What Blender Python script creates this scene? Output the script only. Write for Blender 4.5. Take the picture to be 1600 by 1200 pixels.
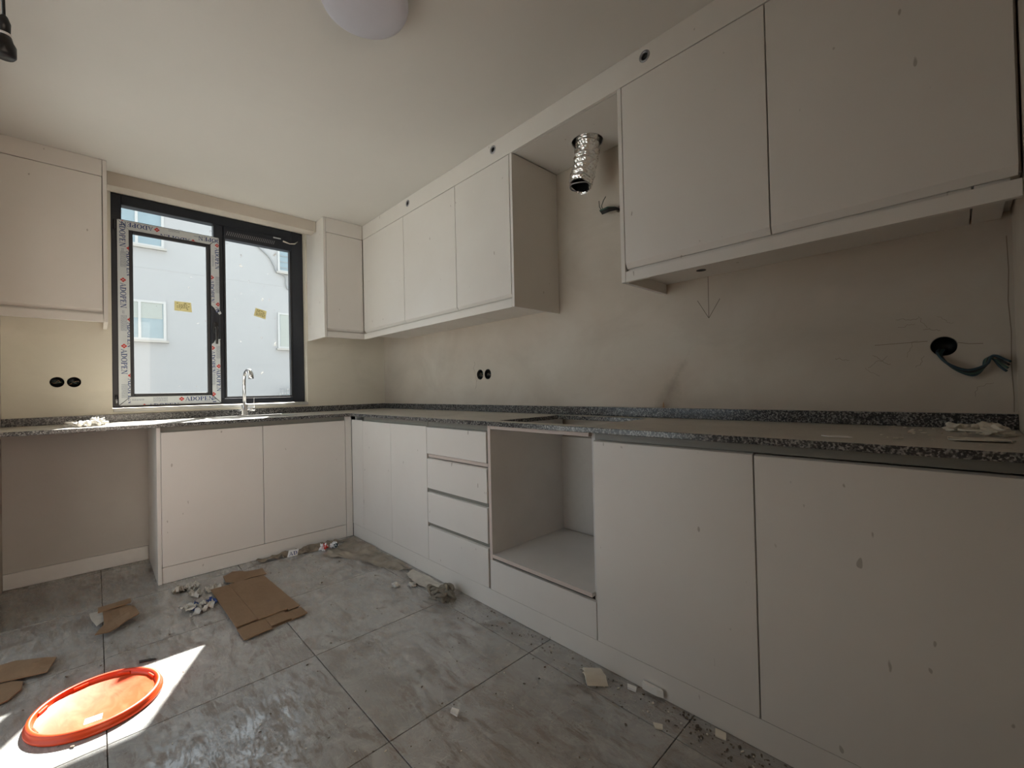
import bpy, bmesh, math, random
from mathutils import Vector, Matrix, noise

random.seed(7)
for o in list(bpy.data.objects):
    bpy.data.objects.remove(o)
SC = bpy.context.scene
COL = SC.collection

# ------------------------------------------------------------------ camera
FPX, YAW, PIT, ROL = 674.885, -0.768272, 0.011653, -0.022
CAM = Vector((-1.91762, -3.66708, 1.04436))
fw = Vector((-math.sin(YAW) * math.cos(PIT), math.cos(YAW) * math.cos(PIT), math.sin(PIT)))
rt = Vector((math.cos(YAW), math.sin(YAW), 0))
up = rt.cross(fw)
r2 = math.cos(ROL) * rt + math.sin(ROL) * up
u2 = -math.sin(ROL) * rt + math.cos(ROL) * up
cd = bpy.data.cameras.new('camera')
cd.sensor_width = 36
cd.lens = FPX * 36 / 1600
cd.clip_start = 0.02
cam = bpy.data.objects.new('camera', cd)
COL.objects.link(cam)
M4 = Matrix((r2, u2, -fw)).transposed().to_4x4()
M4.translation = CAM
cam.matrix_world = M4
SC.camera = cam

# ------------------------------------------------------------------ light and exposure
SKY = 0.8
SUN = 38.0
w = bpy.data.worlds.new('sky')
SC.world = w
w.use_nodes = True
bg = w.node_tree.nodes['Background']
bg.inputs[0].default_value = (0.86, 0.93, 1.0, 1)
bg.inputs[1].default_value = SKY
sd = bpy.data.lights.new('sun', 'SUN')
sd.energy = SUN
sd.angle = math.radians(0.6)
sd.color = (1.0, 0.95, 0.88)
so = bpy.data.objects.new('sun', sd)
COL.objects.link(so)
SUN_DIR = Vector((-0.53, -1.0, -1.047)).normalized()
so.rotation_euler = SUN_DIR.to_track_quat('-Z', 'Y').to_euler()
so.location = (3, 6, 7)


def portal(name, loc, normal, sx, sy):
    d = bpy.data.lights.new(name, 'AREA')
    d.shape = 'RECTANGLE'
    d.size, d.size_y = sx, sy
    d.cycles.is_portal = True
    o = bpy.data.objects.new(name, d)
    COL.objects.link(o)
    o.location = loc
    o.rotation_euler = Vector(normal).to_track_quat('-Z', 'Z').to_euler()


portal('window_portal', (-1.258, 0.2, 1.67), (0, -1, 0), 1.16, 1.38)
portal('added_door_portal', (-2.48, -1.5, 1.1), (1, 0, 0), 1.6, 2.1)
SC.view_settings.view_transform = 'Standard'
SC.view_settings.look = 'None'
SC.view_settings.exposure = 1.2
SC.view_settings.gamma = 1.0
SC.view_settings.use_curve_mapping = False
SC.cycles.max_bounces = 12
SC.cycles.diffuse_bounces = 7
SC.cycles.transparent_max_bounces = 12
SC.cycles.use_denoising = True
SC.cycles.sample_clamp_indirect = 6.0
SC.cycles.caustics_reflective = True

# ------------------------------------------------------------------ material helpers
MATS = {}


class NT:
    def __init__(s, name):
        s.m = bpy.data.materials.new(name)
        s.m.use_nodes = True
        s.t = s.m.node_tree
        s.b = s.t.nodes['Principled BSDF']
        s.out = s.t.nodes['Material Output']
        MATS[name] = s.m

    def n(s, typ, **kw):
        nd = s.t.nodes.new(typ)
        for k, v in kw.items():
            setattr(nd, k, v)
        return nd

    def l(s, a, b):
        s.t.links.new(a, b)

    def pos(s, scale=(1, 1, 1), obj=False, rot=(0, 0, 0)):
        mp = s.n('ShaderNodeMapping')
        mp.inputs['Scale'].default_value = scale
        mp.inputs['Rotation'].default_value = rot
        if obj:
            s.l(s.n('ShaderNodeTexCoord').outputs['Object'], mp.inputs[0])
        else:
            s.l(s.n('ShaderNodeNewGeometry').outputs['Position'], mp.inputs[0])
        return mp.outputs[0]

    def noise(s, vec, scale, detail=4, rough=0.55, dist=0.0):
        nd = s.n('ShaderNodeTexNoise')
        nd.inputs['Scale'].default_value = scale
        nd.inputs['Detail'].default_value = detail
        nd.inputs['Roughness'].default_value = rough
        nd.inputs['Distortion'].default_value = dist
        if vec is not None:
            s.l(vec, nd.inputs['Vector'])
        return nd.outputs[0]

    def ramp(s, fac, stops, interp='LINEAR'):
        nd = s.n('ShaderNodeValToRGB')
        nd.color_ramp.interpolation = interp
        el = nd.color_ramp.elements
        while len(el) < len(stops):
            el.new(0.5)
        for e, (p, c) in zip(el, stops):
            e.position = p
            e.color = (c, c, c, 1) if isinstance(c, (int, float)) else (*c, 1)
        s.l(fac, nd.inputs[0])
        return nd.outputs[0]

    def mix(s, fac, a, b):
        nd = s.n('ShaderNodeMix', data_type='RGBA')
        for sock, v in ((nd.inputs[0], fac), (nd.inputs[6], a), (nd.inputs[7], b)):
            if isinstance(v, (int, float)):
                sock.default_value = v
            elif isinstance(v, tuple):
                sock.default_value = (*v, 1)
            else:
                s.l(v, sock)
        return nd.outputs[2]

    def math(s, op, a, b=None, clamp=False):
        nd = s.n('ShaderNodeMath', operation=op, use_clamp=clamp)
        for sock, v in zip(nd.inputs, (a, b)):
            if v is None:
                continue
            if isinstance(v, (int, float)):
                sock.default_value = v
            else:
                s.l(v, sock)
        return nd.outputs[0]

    def color(s, c):
        if isinstance(c, tuple):
            s.b.inputs['Base Color'].default_value = (*c, 1)
        else:
            s.l(c, s.b.inputs['Base Color'])

    def rough(s, r):
        if isinstance(r, (int, float)):
            s.b.inputs['Roughness'].default_value = r
        else:
            s.l(r, s.b.inputs['Roughness'])

    def bump(s, h, strength=0.2, dist=0.01):
        nd = s.n('ShaderNodeBump')
        nd.inputs['Strength'].default_value = strength
        nd.inputs['Distance'].default_value = dist
        s.l(h, nd.inputs['Height'])
        s.l(nd.outputs[0], s.b.inputs['Normal'])


def plain(name, col, rough=0.5, metal=0.0, var=0.06, scale=30, bump=0.0):
    t = NT(name)
    v = t.noise(t.pos(obj=True), scale)
    t.color(t.mix(v, tuple(c * (1 - var) for c in col), tuple(min(1, c * (1 + var)) for c in col)))
    t.rough(rough)
    t.b.inputs['Metallic'].default_value = metal
    if bump:
        t.bump(v, bump, 0.004)
    return t.m


def mat_cabinet():
    t = NT('cabinet_white')
    p = t.pos()
    dirt = t.ramp(t.noise(p, 2.2, 5, 0.6), [(0.42, 0.0), (0.75, 1.0)])
    col = t.mix(t.math('MULTIPLY', dirt, 0.22), (0.69, 0.662, 0.622), (0.56, 0.5, 0.43))
    specks = t.ramp(t.noise(t.pos((1, 1, 0.5)), 42, 1, 0.4), [(0.775, 0.0), (0.80, 1.0)])
    col = t.mix(t.math('MULTIPLY', specks, 0.6), col, (0.26, 0.22, 0.18))
    t.color(col)
    t.rough(t.ramp(dirt, [(0.0, 0.34), (1.0, 0.5)]))


def mat_plaster(name, a, b, stain=True, grey_below=None):
    t = NT(name)
    p = t.pos()
    big = t.ramp(t.noise(p, 1.6, 5, 0.6, 0.4), [(0.32, 0.0), (0.7, 1.0)])
    col = t.mix(big, a, b)
    streak = t.ramp(t.noise(t.pos((1.0, 1.0, 1.5), rot=(0.5, 0.6, 0.2)), 2.4, 7, 0.62, 0.7), [(0.48, 0.0), (0.72, 1.0)])
    col = t.mix(t.math('MULTIPLY', streak, 0.3 if stain else 0.06), col, tuple(c * 0.72 for c in a))
    if stain:
        # sooty damp stain that starts at the upstand behind the hob
        sep = t.n('ShaderNodeSeparateXYZ')
        t.l(t.n('ShaderNodeNewGeometry').outputs['Position'], sep.inputs[0])
        y = t.math('ADD', sep.outputs[1], 2.69)
        z = t.math('ADD', sep.outputs[2], -0.94)
        along = t.math('ADD', y, t.math('MULTIPLY', z, 0.55))
        a1 = t.math('MULTIPLY', t.math('ABSOLUTE', along), 9.0)
        d = t.math('ADD', a1, t.math('MULTIPLY', t.math('ABSOLUTE', z), 2.6))
        n = t.math('MULTIPLY', t.noise(p, 16, 5, 0.6), 0.9)
        mask = t.math('SUBTRACT', 1.15, t.math('ADD', d, n), True)
        col = t.mix(mask, col, (0.2, 0.165, 0.125))
    if grey_below:
        # grey primer coat left unpainted up to the worktop
        sg = t.n('ShaderNodeSeparateXYZ')
        t.l(t.n('ShaderNodeNewGeometry').outputs['Position'], sg.inputs[0])
        col = t.mix(t.math('LESS_THAN', sg.outputs[2], grey_below), col, t.mix(big, (0.49, 0.475, 0.445), (0.54, 0.525, 0.495)))
    t.color(col)
    t.rough(0.85)
    h = t.noise(t.pos((1, 1, 1.2)), 9, 9, 0.66, 0.5)
    t.bump(h, 0.22 if stain else 0.05, 0.006)


def mat_tile():
    t = NT('floor_tile_stone')
    p = t.pos()
    info = t.n('ShaderNodeObjectInfo')
    vm = t.n('ShaderNodeVectorMath', operation='ADD')
    sc = t.n('ShaderNodeVectorMath', operation='SCALE')
    t.l(info.outputs['Location'], sc.inputs[0])
    sc.inputs['Scale'].default_value = 3.1
    t.l(p, vm.inputs[0])
    t.l(sc.outputs[0], vm.inputs[1])
    q = vm.outputs[0]
    cloud = t.ramp(t.noise(q, 3.4, 7, 0.62, 0.7), [(0.3, 0.0), (0.72, 1.0)])
    col = t.mix(cloud, (0.30, 0.293, 0.28), (0.44, 0.435, 0.425))
    vein = t.ramp(t.noise(q, 5.0, 6, 0.6, 1.8), [(0.47, 0.0), (0.5, 1.0), (0.53, 0.0)])
    col = t.mix(t.math('MULTIPLY', vein, 0.3), col, (0.6, 0.58, 0.55))
    # dried mud dragged over the tiles with a rag: smears that follow the sweeps
    mp = t.pos((2.2, 0.9, 1), rot=(0, 0, 0.75))
    sm = t.noise(mp, 4.6, 10, 0.7, 1.9)
    area = t.ramp(t.noise(p, 1.7, 3, 0.5), [(0.3, 0.0), (0.5, 1.0)])
    fine = t.noise(t.pos((3.4, 0.8, 1), rot=(0, 0, 0.95)), 13, 8, 0.7, 1.5)
    smear = t.math('ADD', t.math('MULTIPLY', sm, 0.5), t.math('MULTIPLY', fine, 0.5))
    mud = t.math('MULTIPLY', t.ramp(smear, [(0.48, 0.0), (0.51, 0.45), (0.57, 1.0)]), area)
    col = t.mix(t.math('MULTIPLY', mud, 0.62), col, (0.125, 0.075, 0.042))
    film = t.ramp(t.noise(p, 2.6, 6, 0.6, 0.5), [(0.4, 0.0), (0.7, 1.0)])
    col = t.mix(t.math('MULTIPLY', film, 0.3), col, (0.33, 0.295, 0.25))
    dots = t.ramp(t.noise(p, 60, 2, 0.5), [(0.70, 0.0), (0.73, 1.0)])
    col = t.mix(t.math('MULTIPLY', dots, 0.7), col, (0.12, 0.09, 0.07))
    t.color(col)
    r = t.math('ADD', t.math('MULTIPLY', mud, 0.35), t.ramp(t.noise(q, 4.5, 7, 0.65, 0.8), [(0.40, 0.04), (0.64, 0.30)]))
    t.rough(r)
    t.b.inputs['Specular IOR Level'].default_value = 1.0
    t.bump(t.math('ADD', t.math('MULTIPLY', mud, 0.6), t.noise(p, 40, 4)), 0.1, 0.004)


def mat_granite():
    t = NT('granite')
    p = t.pos()
    vo = t.n('ShaderNodeTexVoronoi')
    vo.inputs['Scale'].default_value = 230
    t.l(p, vo.inputs['Vector'])
    sep = t.n('ShaderNodeSeparateColor')
    t.l(vo.outputs['Color'], sep.inputs[0])
    nz = t.noise(p, 120, 3, 0.6)
    f = t.math('ADD', t.math('MULTIPLY', sep.outputs[0], 0.6), t.math('MULTIPLY', nz, 0.55))
    sp = t.ramp(f, [(0.0, (0.012, 0.013, 0.014)), (0.5, (0.03, 0.03, 0.032)), (0.57, (0.14, 0.14, 0.135)), (0.68, (0.33, 0.325, 0.31)), (0.8, (0.06, 0.06, 0.06))])
    # building dust lies on whatever faces up
    sx = t.n('ShaderNodeSeparateXYZ')
    t.l(t.n('ShaderNodeNewGeometry').outputs['Normal'], sx.inputs[0])
    upf = t.ramp(sx.outputs[2], [(0.6, 0.0), (0.9, 1.0)])
    cover = t.ramp(t.noise(t.pos((1, 1, 1)), 5, 6, 0.6), [(0.3, 0.68), (0.6, 0.9)])
    col = t.mix(t.math('MULTIPLY', upf, cover), sp, (0.56, 0.52, 0.46))
    t.color(col)
    t.rough(t.ramp(upf, [(0, 0.2), (1, 0.55)]))


def mat_glass():
    t = NT('window_glass')
    t.t.nodes.remove(t.b)
    tr = t.n('ShaderNodeBsdfTransparent')
    tr.inputs[0].default_value = (0.93, 0.96, 0.97, 1)
    gl = t.n('ShaderNodeBsdfGlossy')
    gl.inputs['Roughness'].default_value = 0.02
    fr = t.n('ShaderNodeFresnel')
    fr.inputs[0].default_value = 1.4
    # wipe marks and specks of plaster stuck to the pane
    sp = t.ramp(t.noise(t.pos(), 22, 2, 0.5), [(0.70, 0.0), (0.74, 0.55)])
    df = t.n('ShaderNodeBsdfDiffuse')
    df.inputs[0].default_value = (0.8, 0.8, 0.78, 1)
    m1 = t.n('ShaderNodeMixShader')
    t.l(t.math('MULTIPLY', fr.outputs[0], 0.6), m1.inputs[0])
    t.l(tr.outputs[0], m1.inputs[1])
    t.l(gl.outputs[0], m1.inputs[2])
    m2 = t.n('ShaderNodeMixShader')
    t.l(sp, m2.inputs[0])
    t.l(m1.outputs[0], m2.inputs[1])
    t.l(df.outputs[0], m2.inputs[2])
    t.l(m2.outputs[0], t.out.inputs[0])


def mat_cardboard():
    t = NT('cardboard')
    p = t.pos()
    fib = t.noise(t.pos((4, 1, 1)), 30, 5, 0.6)
    blot = t.ramp(t.noise(p, 9, 5, 0.6, 0.6), [(0.35, 0.0), (0.7, 1.0)])
    col = t.mix(fib, (0.2, 0.118, 0.063), (0.26, 0.16, 0.088))
    col = t.mix(t.math('MULTIPLY', blot, 0.3), col, (0.33, 0.23, 0.15))
    t.color(col)
    t.rough(0.85)
    t.bump(fib, 0.15, 0.002)


def mat_orange():
    t = NT('orange_plastic')
    p = t.pos(obj=True)
    sep = t.n('ShaderNodeSeparateXYZ')
    t.l(t.n('ShaderNodeTexCoord').outputs['Object'], sep.inputs[0])
    d = t.ramp(t.noise(t.pos((2.4, 1.0, 1), obj=True, rot=(0, 0, 1.1)), 8, 6, 0.62, 1.2), [(0.42, 0.0), (0.62, 1.0)])
    low = t.ramp(sep.outputs[2], [(0.016, 1.0), (0.019, 0.0)])
    rr = t.math('SQRT', t.math('ADD', t.math('POWER', sep.outputs[0], 2), t.math('POWER', sep.outputs[1], 2)))
    inner = t.ramp(rr, [(0.14, 1.0), (0.149, 0.0)])
    dust = t.math('MULTIPLY', t.math('ADD', t.math('MULTIPLY', d, 0.3), 0.02), inner)  # paler centre: dust, plus the sun's washed-out tone mixed into the colour
    t.color(t.mix(dust, (0.6, 0.048, 0.003), (0.42, 0.17, 0.08)))
    t.rough(0.38)


def mat_facade():
    t = NT('facade_render')
    v = t.noise(t.pos(), 1.1, 6, 0.6)
    t.color(t.mix(v, (0.37, 0.38, 0.388), (0.395, 0.408, 0.418)))
    t.rough(0.9)


def mat_foil():
    t = NT('crinkled_foil')
    p = t.pos()
    t.color((0.86, 0.85, 0.83))
    t.b.inputs['Metallic'].default_value = 1.0
    t.rough(0.24)
    vo = t.n('ShaderNodeTexVoronoi')
    vo.inputs['Scale'].default_value = 75
    t.l(p, vo.inputs['Vector'])
    t.bump(vo.outputs['Distance'], 0.55, 0.006)


def mat_sheet():
    t = NT('dusty_plastic_sheet')
    v = t.noise(t.pos(), 12, 6, 0.65, 0.8)
    t.color(t.mix(v, (0.25, 0.2, 0.145), (0.46, 0.41, 0.34)))
    t.rough(0.5)
    tr = t.n('ShaderNodeBsdfTransparent')
    ms = t.n('ShaderNodeMixShader')
    t.l(t.ramp(t.noise(t.pos(), 7, 4, 0.6), [(0.35, 0.5), (0.65, 0.95)]), ms.inputs[0])
    t.l(tr.outputs[0], ms.inputs[1])
    t.l(t.b.outputs[0], ms.inputs[2])
    t.l(ms.outputs[0], t.out.inputs[0])


mat_cabinet()
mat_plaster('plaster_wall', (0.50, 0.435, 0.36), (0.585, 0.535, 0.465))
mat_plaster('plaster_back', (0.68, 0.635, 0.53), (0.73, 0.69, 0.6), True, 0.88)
mat_plaster('plaster_beam', (0.5, 0.45, 0.385), (0.58, 0.53, 0.465), False)
mat_plaster('ceiling_paint', (0.655, 0.635, 0.595), (0.675, 0.655, 0.615), False)
mat_tile()
mat_granite()
mat_glass()
mat_cardboard()
mat_orange()
mat_facade()
mat_foil()
mat_sheet()
plain('carcass_white', (0.6, 0.57, 0.53), 0.5)
plain('cavity_board', (0.62, 0.605, 0.59), 0.6, var=0.1, scale=6)
plain('edge_band', (0.58, 0.49, 0.44), 0.5)
plain('shaded_channel', (0.2, 0.195, 0.17), 0.45)  # channel tone darkened to hold the recess shadow under the worktop
plain('near_black', (0.025, 0.024, 0.022), 0.7)
plain('grout', (0.10, 0.075, 0.055), 0.9, var=0.2, scale=60)
plain('anthracite_frame', (0.02, 0.025, 0.036), 0.35)
plain('gasket_rubber', (0.03, 0.031, 0.036), 0.5)
plain('black_plastic', (0.012, 0.012, 0.013), 0.4)
plain('film_white', (0.62, 0.66, 0.68), 0.38, var=0.12, scale=16)
plain('film_blue_ink', (0.018, 0.05, 0.2), 0.5)
plain('film_red_ink', (0.55, 0.04, 0.03), 0.5)
plain('film_grey_ink', (0.24, 0.29, 0.36), 0.5)
def mat_paper():
    t = NT('sticker_yellow')
    v = t.noise(t.pos(), 60, 4, 0.6)
    c = t.mix(v, (0.42, 0.38, 0.235), (0.56, 0.52, 0.36))
    t.color(c)
    t.rough(0.7)
    tl = t.n('ShaderNodeBsdfTranslucent')
    t.l(c, tl.inputs[0])
    ms = t.n('ShaderNodeMixShader')
    ms.inputs[0].default_value = 0.45
    t.l(t.b.outputs[0], ms.inputs[1])
    t.l(tl.outputs[0], ms.inputs[2])
    t.l(ms.outputs[0], t.out.inputs[0])


mat_paper()
plain('sticker_ink', (0.1, 0.085, 0.05), 0.8)
plain('marble_sill', (0.42, 0.41, 0.385), 0.35, var=0.15, scale=14)
plain('chrome', (0.75, 0.75, 0.76), 0.12, 1.0, var=0.02)
plain('brushed_steel', (0.55, 0.55, 0.54), 0.3, 1.0)
plain('spot_ring_metal', (0.36, 0.36, 0.38), 0.35, 0.8)
plain('lamp_opal', (0.6, 0.6, 0.67), 0.55, var=0.03)
plain('lamp_base_white', (0.62, 0.6, 0.58), 0.5)
plain('cable_blue', (0.03, 0.06, 0.075), 0.45)
plain('cable_green', (0.05, 0.1, 0.075), 0.45)
plain('cable_black', (0.02, 0.02, 0.02), 0.5)
plain('copper_wire', (0.3, 0.17, 0.09), 0.5, 0.3)
plain('grey_rag', (0.21, 0.185, 0.15), 0.95, var=0.45, scale=45, bump=0.4)
plain('white_cotton', (0.66, 0.63, 0.58), 0.95, var=0.18, scale=60, bump=0.4)
plain('torn_film', (0.52, 0.49, 0.44), 0.5, var=0.35, scale=30)
plain('torn_film_brown', (0.22, 0.175, 0.13), 0.55, var=0.4, scale=28)
plain('plaster_chip', (0.72, 0.67, 0.58), 0.85)
plain('porcelain', (0.78, 0.76, 0.73), 0.4)
plain('dry_mud', (0.13, 0.1, 0.075), 0.95, var=0.5, scale=200)
plain('pencil', (0.16, 0.135, 0.11), 0.9)
plain('crack_line', (0.27, 0.22, 0.17), 0.95)
plain('baseboard_white', (0.7, 0.69, 0.67), 0.4)
plain('white_label', (0.8, 0.8, 0.82), 0.5)
plain('pvc_white', (0.46, 0.475, 0.475), 0.4)
plain('far_pane', (0.24, 0.32, 0.36), 0.25, var=0.1, scale=3)
plain('far_blind', (0.36, 0.39, 0.37), 0.7)
plain('facade_trim', (0.42, 0.41, 0.385), 0.8)
plain('railing_grey', (0.3, 0.31, 0.32), 0.5)
plain('street_paving', (0.15, 0.15, 0.145), 0.9, var=0.1, scale=2)
plain('bounce_render', (0.21, 0.18, 0.155), 0.9, var=0.05, scale=2)  # colour of the wall added to bounce sun from behind
plain('concrete', (0.5, 0.49, 0.47), 0.9)


# ------------------------------------------------------------------ mesh helpers
class MB:
    """collects shapes (world coordinates) for one mesh"""

    def __init__(s):
        s.bm = bmesh.new()

    def box(s, x0, x1, y0, y1, z0, z1, bev=0.0, seg=1, mi=0):
        x0, x1 = sorted((x0, x1)); y0, y1 = sorted((y0, y1)); z0, z1 = sorted((z0, z1))
        vs = [s.bm.verts.new((x, y, z)) for x in (x0, x1) for y in (y0, y1) for z in (z0, z1)]
        fs = [(0, 1, 3, 2), (4, 6, 7, 5), (0, 4, 5, 1), (2, 3, 7, 6), (0, 2, 6, 4), (1, 5, 7, 3)]
        faces = [s.bm.faces.new([vs[i] for i in f]) for f in fs]
        for f in faces:
            f.material_index = mi
        if bev:
            es = list({e for f in faces for e in f.edges})
            bmesh.ops.bevel(s.bm, geom=es, offset=bev, segments=seg, profile=0.5, affect='EDGES')
        return s

    def prism(s, pts, axis, a, b, mi=0):
        """pts 2-D outline, extruded along axis (0/1/2) from a to b; the other two axes keep their order"""
        def mk(p, t):
            l = list(p)
            l.insert(axis, t)
            return s.bm.verts.new(l)
        A = [mk(p, a) for p in pts]
        B = [mk(p, b) for p in pts]
        n = len(pts)
        fs = [s.bm.faces.new(A), s.bm.faces.new(B[::-1])]
        for i in range(n):
            fs.append(s.bm.faces.new((A[i], B[i], B[(i + 1) % n], A[(i + 1) % n])))
        for f in fs:
            f.material_index = mi
        bmesh.ops.recalc_face_normals(s.bm, faces=fs)
        return s

    def tube(s, pts, r, n=8, caps=True, mi=0):
        pts = [Vector(p) for p in pts]
        rs = r if isinstance(r, (list, tuple)) else [r] * len(pts)
        rings = []
        prev = None
        for i, p in enumerate(pts):
            d = (pts[min(i + 1, len(pts) - 1)] - pts[max(i - 1, 0)]).normalized()
            if prev is None:
                a = d.orthogonal().normalized()
            else:
                a = (prev - d * prev.dot(d)).normalized()
            prev = a
            b = d.cross(a)
            rings.append([s.bm.verts.new(p + (a * math.cos(t) + b * math.sin(t)) * rs[i]) for t in [2 * math.pi * k / n for k in range(n)]])
        for r0, r1 in zip(rings, rings[1:]):
            for k in range(n):
                f = s.bm.faces.new((r0[k], r0[(k + 1) % n], r1[(k + 1) % n], r1[k]))
                f.smooth = True
                f.material_index = mi
        if caps:
            s.bm.faces.new(rings[0][::-1]).material_index = mi
            s.bm.faces.new(rings[-1]).material_index = mi
        return s

    def lathe(s, prof, c, axis='z', n=32, smooth=True, mi=0, caps=True):
        """prof: list of (radius, height); axis z up, x along +x, y along +y"""
        c = Vector(c)
        rings = []
        for r, h in prof:
            ring = []
            for k in range(n):
                t = 2 * math.pi * k / n
                u, v = r * math.cos(t), r * math.sin(t)
                q = {'z': (u, v, h), 'x': (h, u, v), 'y': (v, h, u)}[axis]
                ring.append(s.bm.verts.new(c + Vector(q)))
            rings.append(ring)
        for r0, r1 in zip(rings, rings[1:]):
            for k in range(n):
                f = s.bm.faces.new((r0[k], r0[(k + 1) % n], r1[(k + 1) % n], r1[k]))
                f.smooth = smooth
                f.material_index = mi
        for ring, rev in ((rings[0], True), (rings[-1], False)):
            if caps and (ring[0].co - ring[n // 2].co).length > 1e-5:
                f = s.bm.faces.new(ring[::-1] if rev else ring)
                f.material_index = mi
        bmesh.ops.remove_doubles(s.bm, verts=[v for r in (rings[0], rings[-1]) for v in r if v.is_valid], dist=1e-6)
        return s

    def cells(s, axis, us, vs, skip, a, b):
        """slab pierced by rectangular holes: grid of (us x vs) cells normal to axis, from a to b"""
        def mk(u, v, t):
            l = [u, v]
            l.insert(axis, t)
            return l
        nu, nv = len(us) - 1, len(vs) - 1
        on = lambda i, j: 0 <= i < nu and 0 <= j < nv and (i, j) not in skip
        V = {}
        def vert(i, j, t):
            if (i, j, t) not in V:
                V[(i, j, t)] = s.bm.verts.new(mk(us[i], vs[j], t))
            return V[(i, j, t)]
        fs = []
        for i in range(nu):
            for j in range(nv):
                if not on(i, j):
                    continue
                q = [(i, j), (i + 1, j), (i + 1, j + 1), (i, j + 1)]
                fs.append(s.bm.faces.new([vert(*k, a) for k in q]))
                fs.append(s.bm.faces.new([vert(*k, b) for k in q[::-1]]))
                for (di, dj), (p, r) in zip(((0, -1), (1, 0), (0, 1), (-1, 0)), ((0, 1), (1, 2), (2, 3), (3, 0))):
                    if not on(i + di, j + dj):
                        fs.append(s.bm.faces.new((vert(*q[p], b), vert(*q[r], b), vert(*q[r], a), vert(*q[p], a))))
        bmesh.ops.recalc_face_normals(s.bm, faces=fs)
        return s

    def poly(s, pts, mi=0):
        f = s.bm.faces.new([s.bm.verts.new(p) for p in pts])
        f.material_index = mi
        return s


def root_of(o):
    while o.parent:
        o = o.parent
    return o


def obj(name, mb, mats, parent=None, smooth=False, base=None):
    bm = mb.bm if isinstance(mb, MB) else mb
    if parent is not None:
        off = root_of(parent).location.copy()
    else:
        if base is None:
            lo = Vector([min(v.co[i] for v in bm.verts) for i in range(3)])
            hi = Vector([max(v.co[i] for v in bm.verts) for i in range(3)])
            base = ((lo.x + hi.x) / 2, (lo.y + hi.y) / 2, lo.z)
        off = Vector(base)
    for v in bm.verts:
        v.co -= off
    me = bpy.data.meshes.new(name)
    bm.to_mesh(me)
    bm.free()
    if smooth:
        me.polygons.foreach_set('use_smooth', [True] * len(me.polygons))
    for m in (mats if isinstance(mats, (list, tuple)) else [mats]):
        me.materials.append(MATS[m])
    o = bpy.data.objects.new(name, me)
    COL.objects.link(o)
    if parent is not None:
        o.parent = parent
    else:
        o.location = off
    return o


def tag(o, label, cat, group=None):
    o['label'] = label
    o['category'] = cat
    if group:
        o['group'] = group
    return o


def thing(name, loc, label, cat, group=None):
    o = bpy.data.objects.new(name, None)
    o.empty_display_size = 0.05
    COL.objects.link(o)
    o.location = loc
    return tag(o, label, cat, group)


def structure(o, label=None):
    o['kind'] = 'structure'
    if label:
        o['label'] = label
    return o


def cut(o, cutters):
    """boolean the wall with a list of MB cutters, bake the result"""
    bm = bmesh.new()
    for c in cutters:
        me = bpy.data.meshes.new('tmp')
        c.bm.to_mesh(me)
        c.bm.free()
        bm.from_mesh(me)
        bpy.data.meshes.remove(me)
    for v in bm.verts:
        v.co -= o.location
    bmesh.ops.recalc_face_normals(bm, faces=bm.faces)
    me = bpy.data.meshes.new('cutter')
    bm.to_mesh(me)
    bm.free()
    c = bpy.data.objects.new('cutter', me)
    COL.objects.link(c)
    c.location = o.location
    md = o.modifiers.new('holes', 'BOOLEAN')
    md.object = c
    md.solver = 'EXACT'
    bpy.context.view_layer.update()
    dg = bpy.context.evaluated_depsgraph_get()
    new = bpy.data.meshes.new_from_object(o.evaluated_get(dg))
    o.modifiers.clear()
    o.data = new
    bpy.data.objects.remove(c)


# ------------------------------------------------------------------ dimensions
XL = -2.289          # left wall
YE = -3.784          # wall behind the camera
HC = 2.38            # ceiling
D, P = 0.59, 0.566   # worktop depth, cabinet front depth
U = 0.36             # wall-cabinet depth
ZT, ZB = 0.895, 0.874
ZU, ZV = 1.469, 2.268
T = 0.018
G = 0.0015

# ------------------------------------------------------------------ the setting
fl = structure(obj('floor', MB().box(XL, 0, YE, 0, -0.12, -0.0065), 'grout'), 'large grey stone floor tiles smeared with dried mud')
xs = [-2.504, -1.899, -1.293, -0.69, -0.085, 0.52]
ys = [-0.06 - 0.6 * k for k in range(-1, 8)]
tile_cache = {}
for i in range(len(xs) - 1):
    for j in range(len(ys) - 1):
        x0, x1 = max(xs[i], XL), min(xs[i + 1], 0)
        y0, y1 = max(ys[j + 1], YE), min(ys[j], 0)
        if x1 - x0 < 0.02 or y1 - y0 < 0.02:
            continue
        key = (round(x1 - x0, 3), round(y1 - y0, 3))
        if key not in tile_cache:
            b = MB().box(-key[0] / 2 + 0.0014, key[0] / 2 - 0.0014, -key[1] / 2 + 0.0014, key[1] / 2 - 0.0014, -0.006, 0, 0.0008)
            me = bpy.data.meshes.new('tile')
            b.bm.to_mesh(me)
            b.bm.free()
            me.materials.append(MATS['floor_tile_stone'])
            tile_cache[key] = me
        o = bpy.data.objects.new('tile', tile_cache[key])
        COL.objects.link(o)
        o.parent = fl
        o.location = Vector(((x0 + x1) / 2, (y0 + y1) / 2, random.uniform(-0.0004, 0))) - fl.location

structure(obj('ceiling', MB().box(XL - 0.25, 0.25, YE - 0.2, 0.25, HC, HC + 0.2), 'ceiling_paint'), 'flat off-white painted ceiling')

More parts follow.
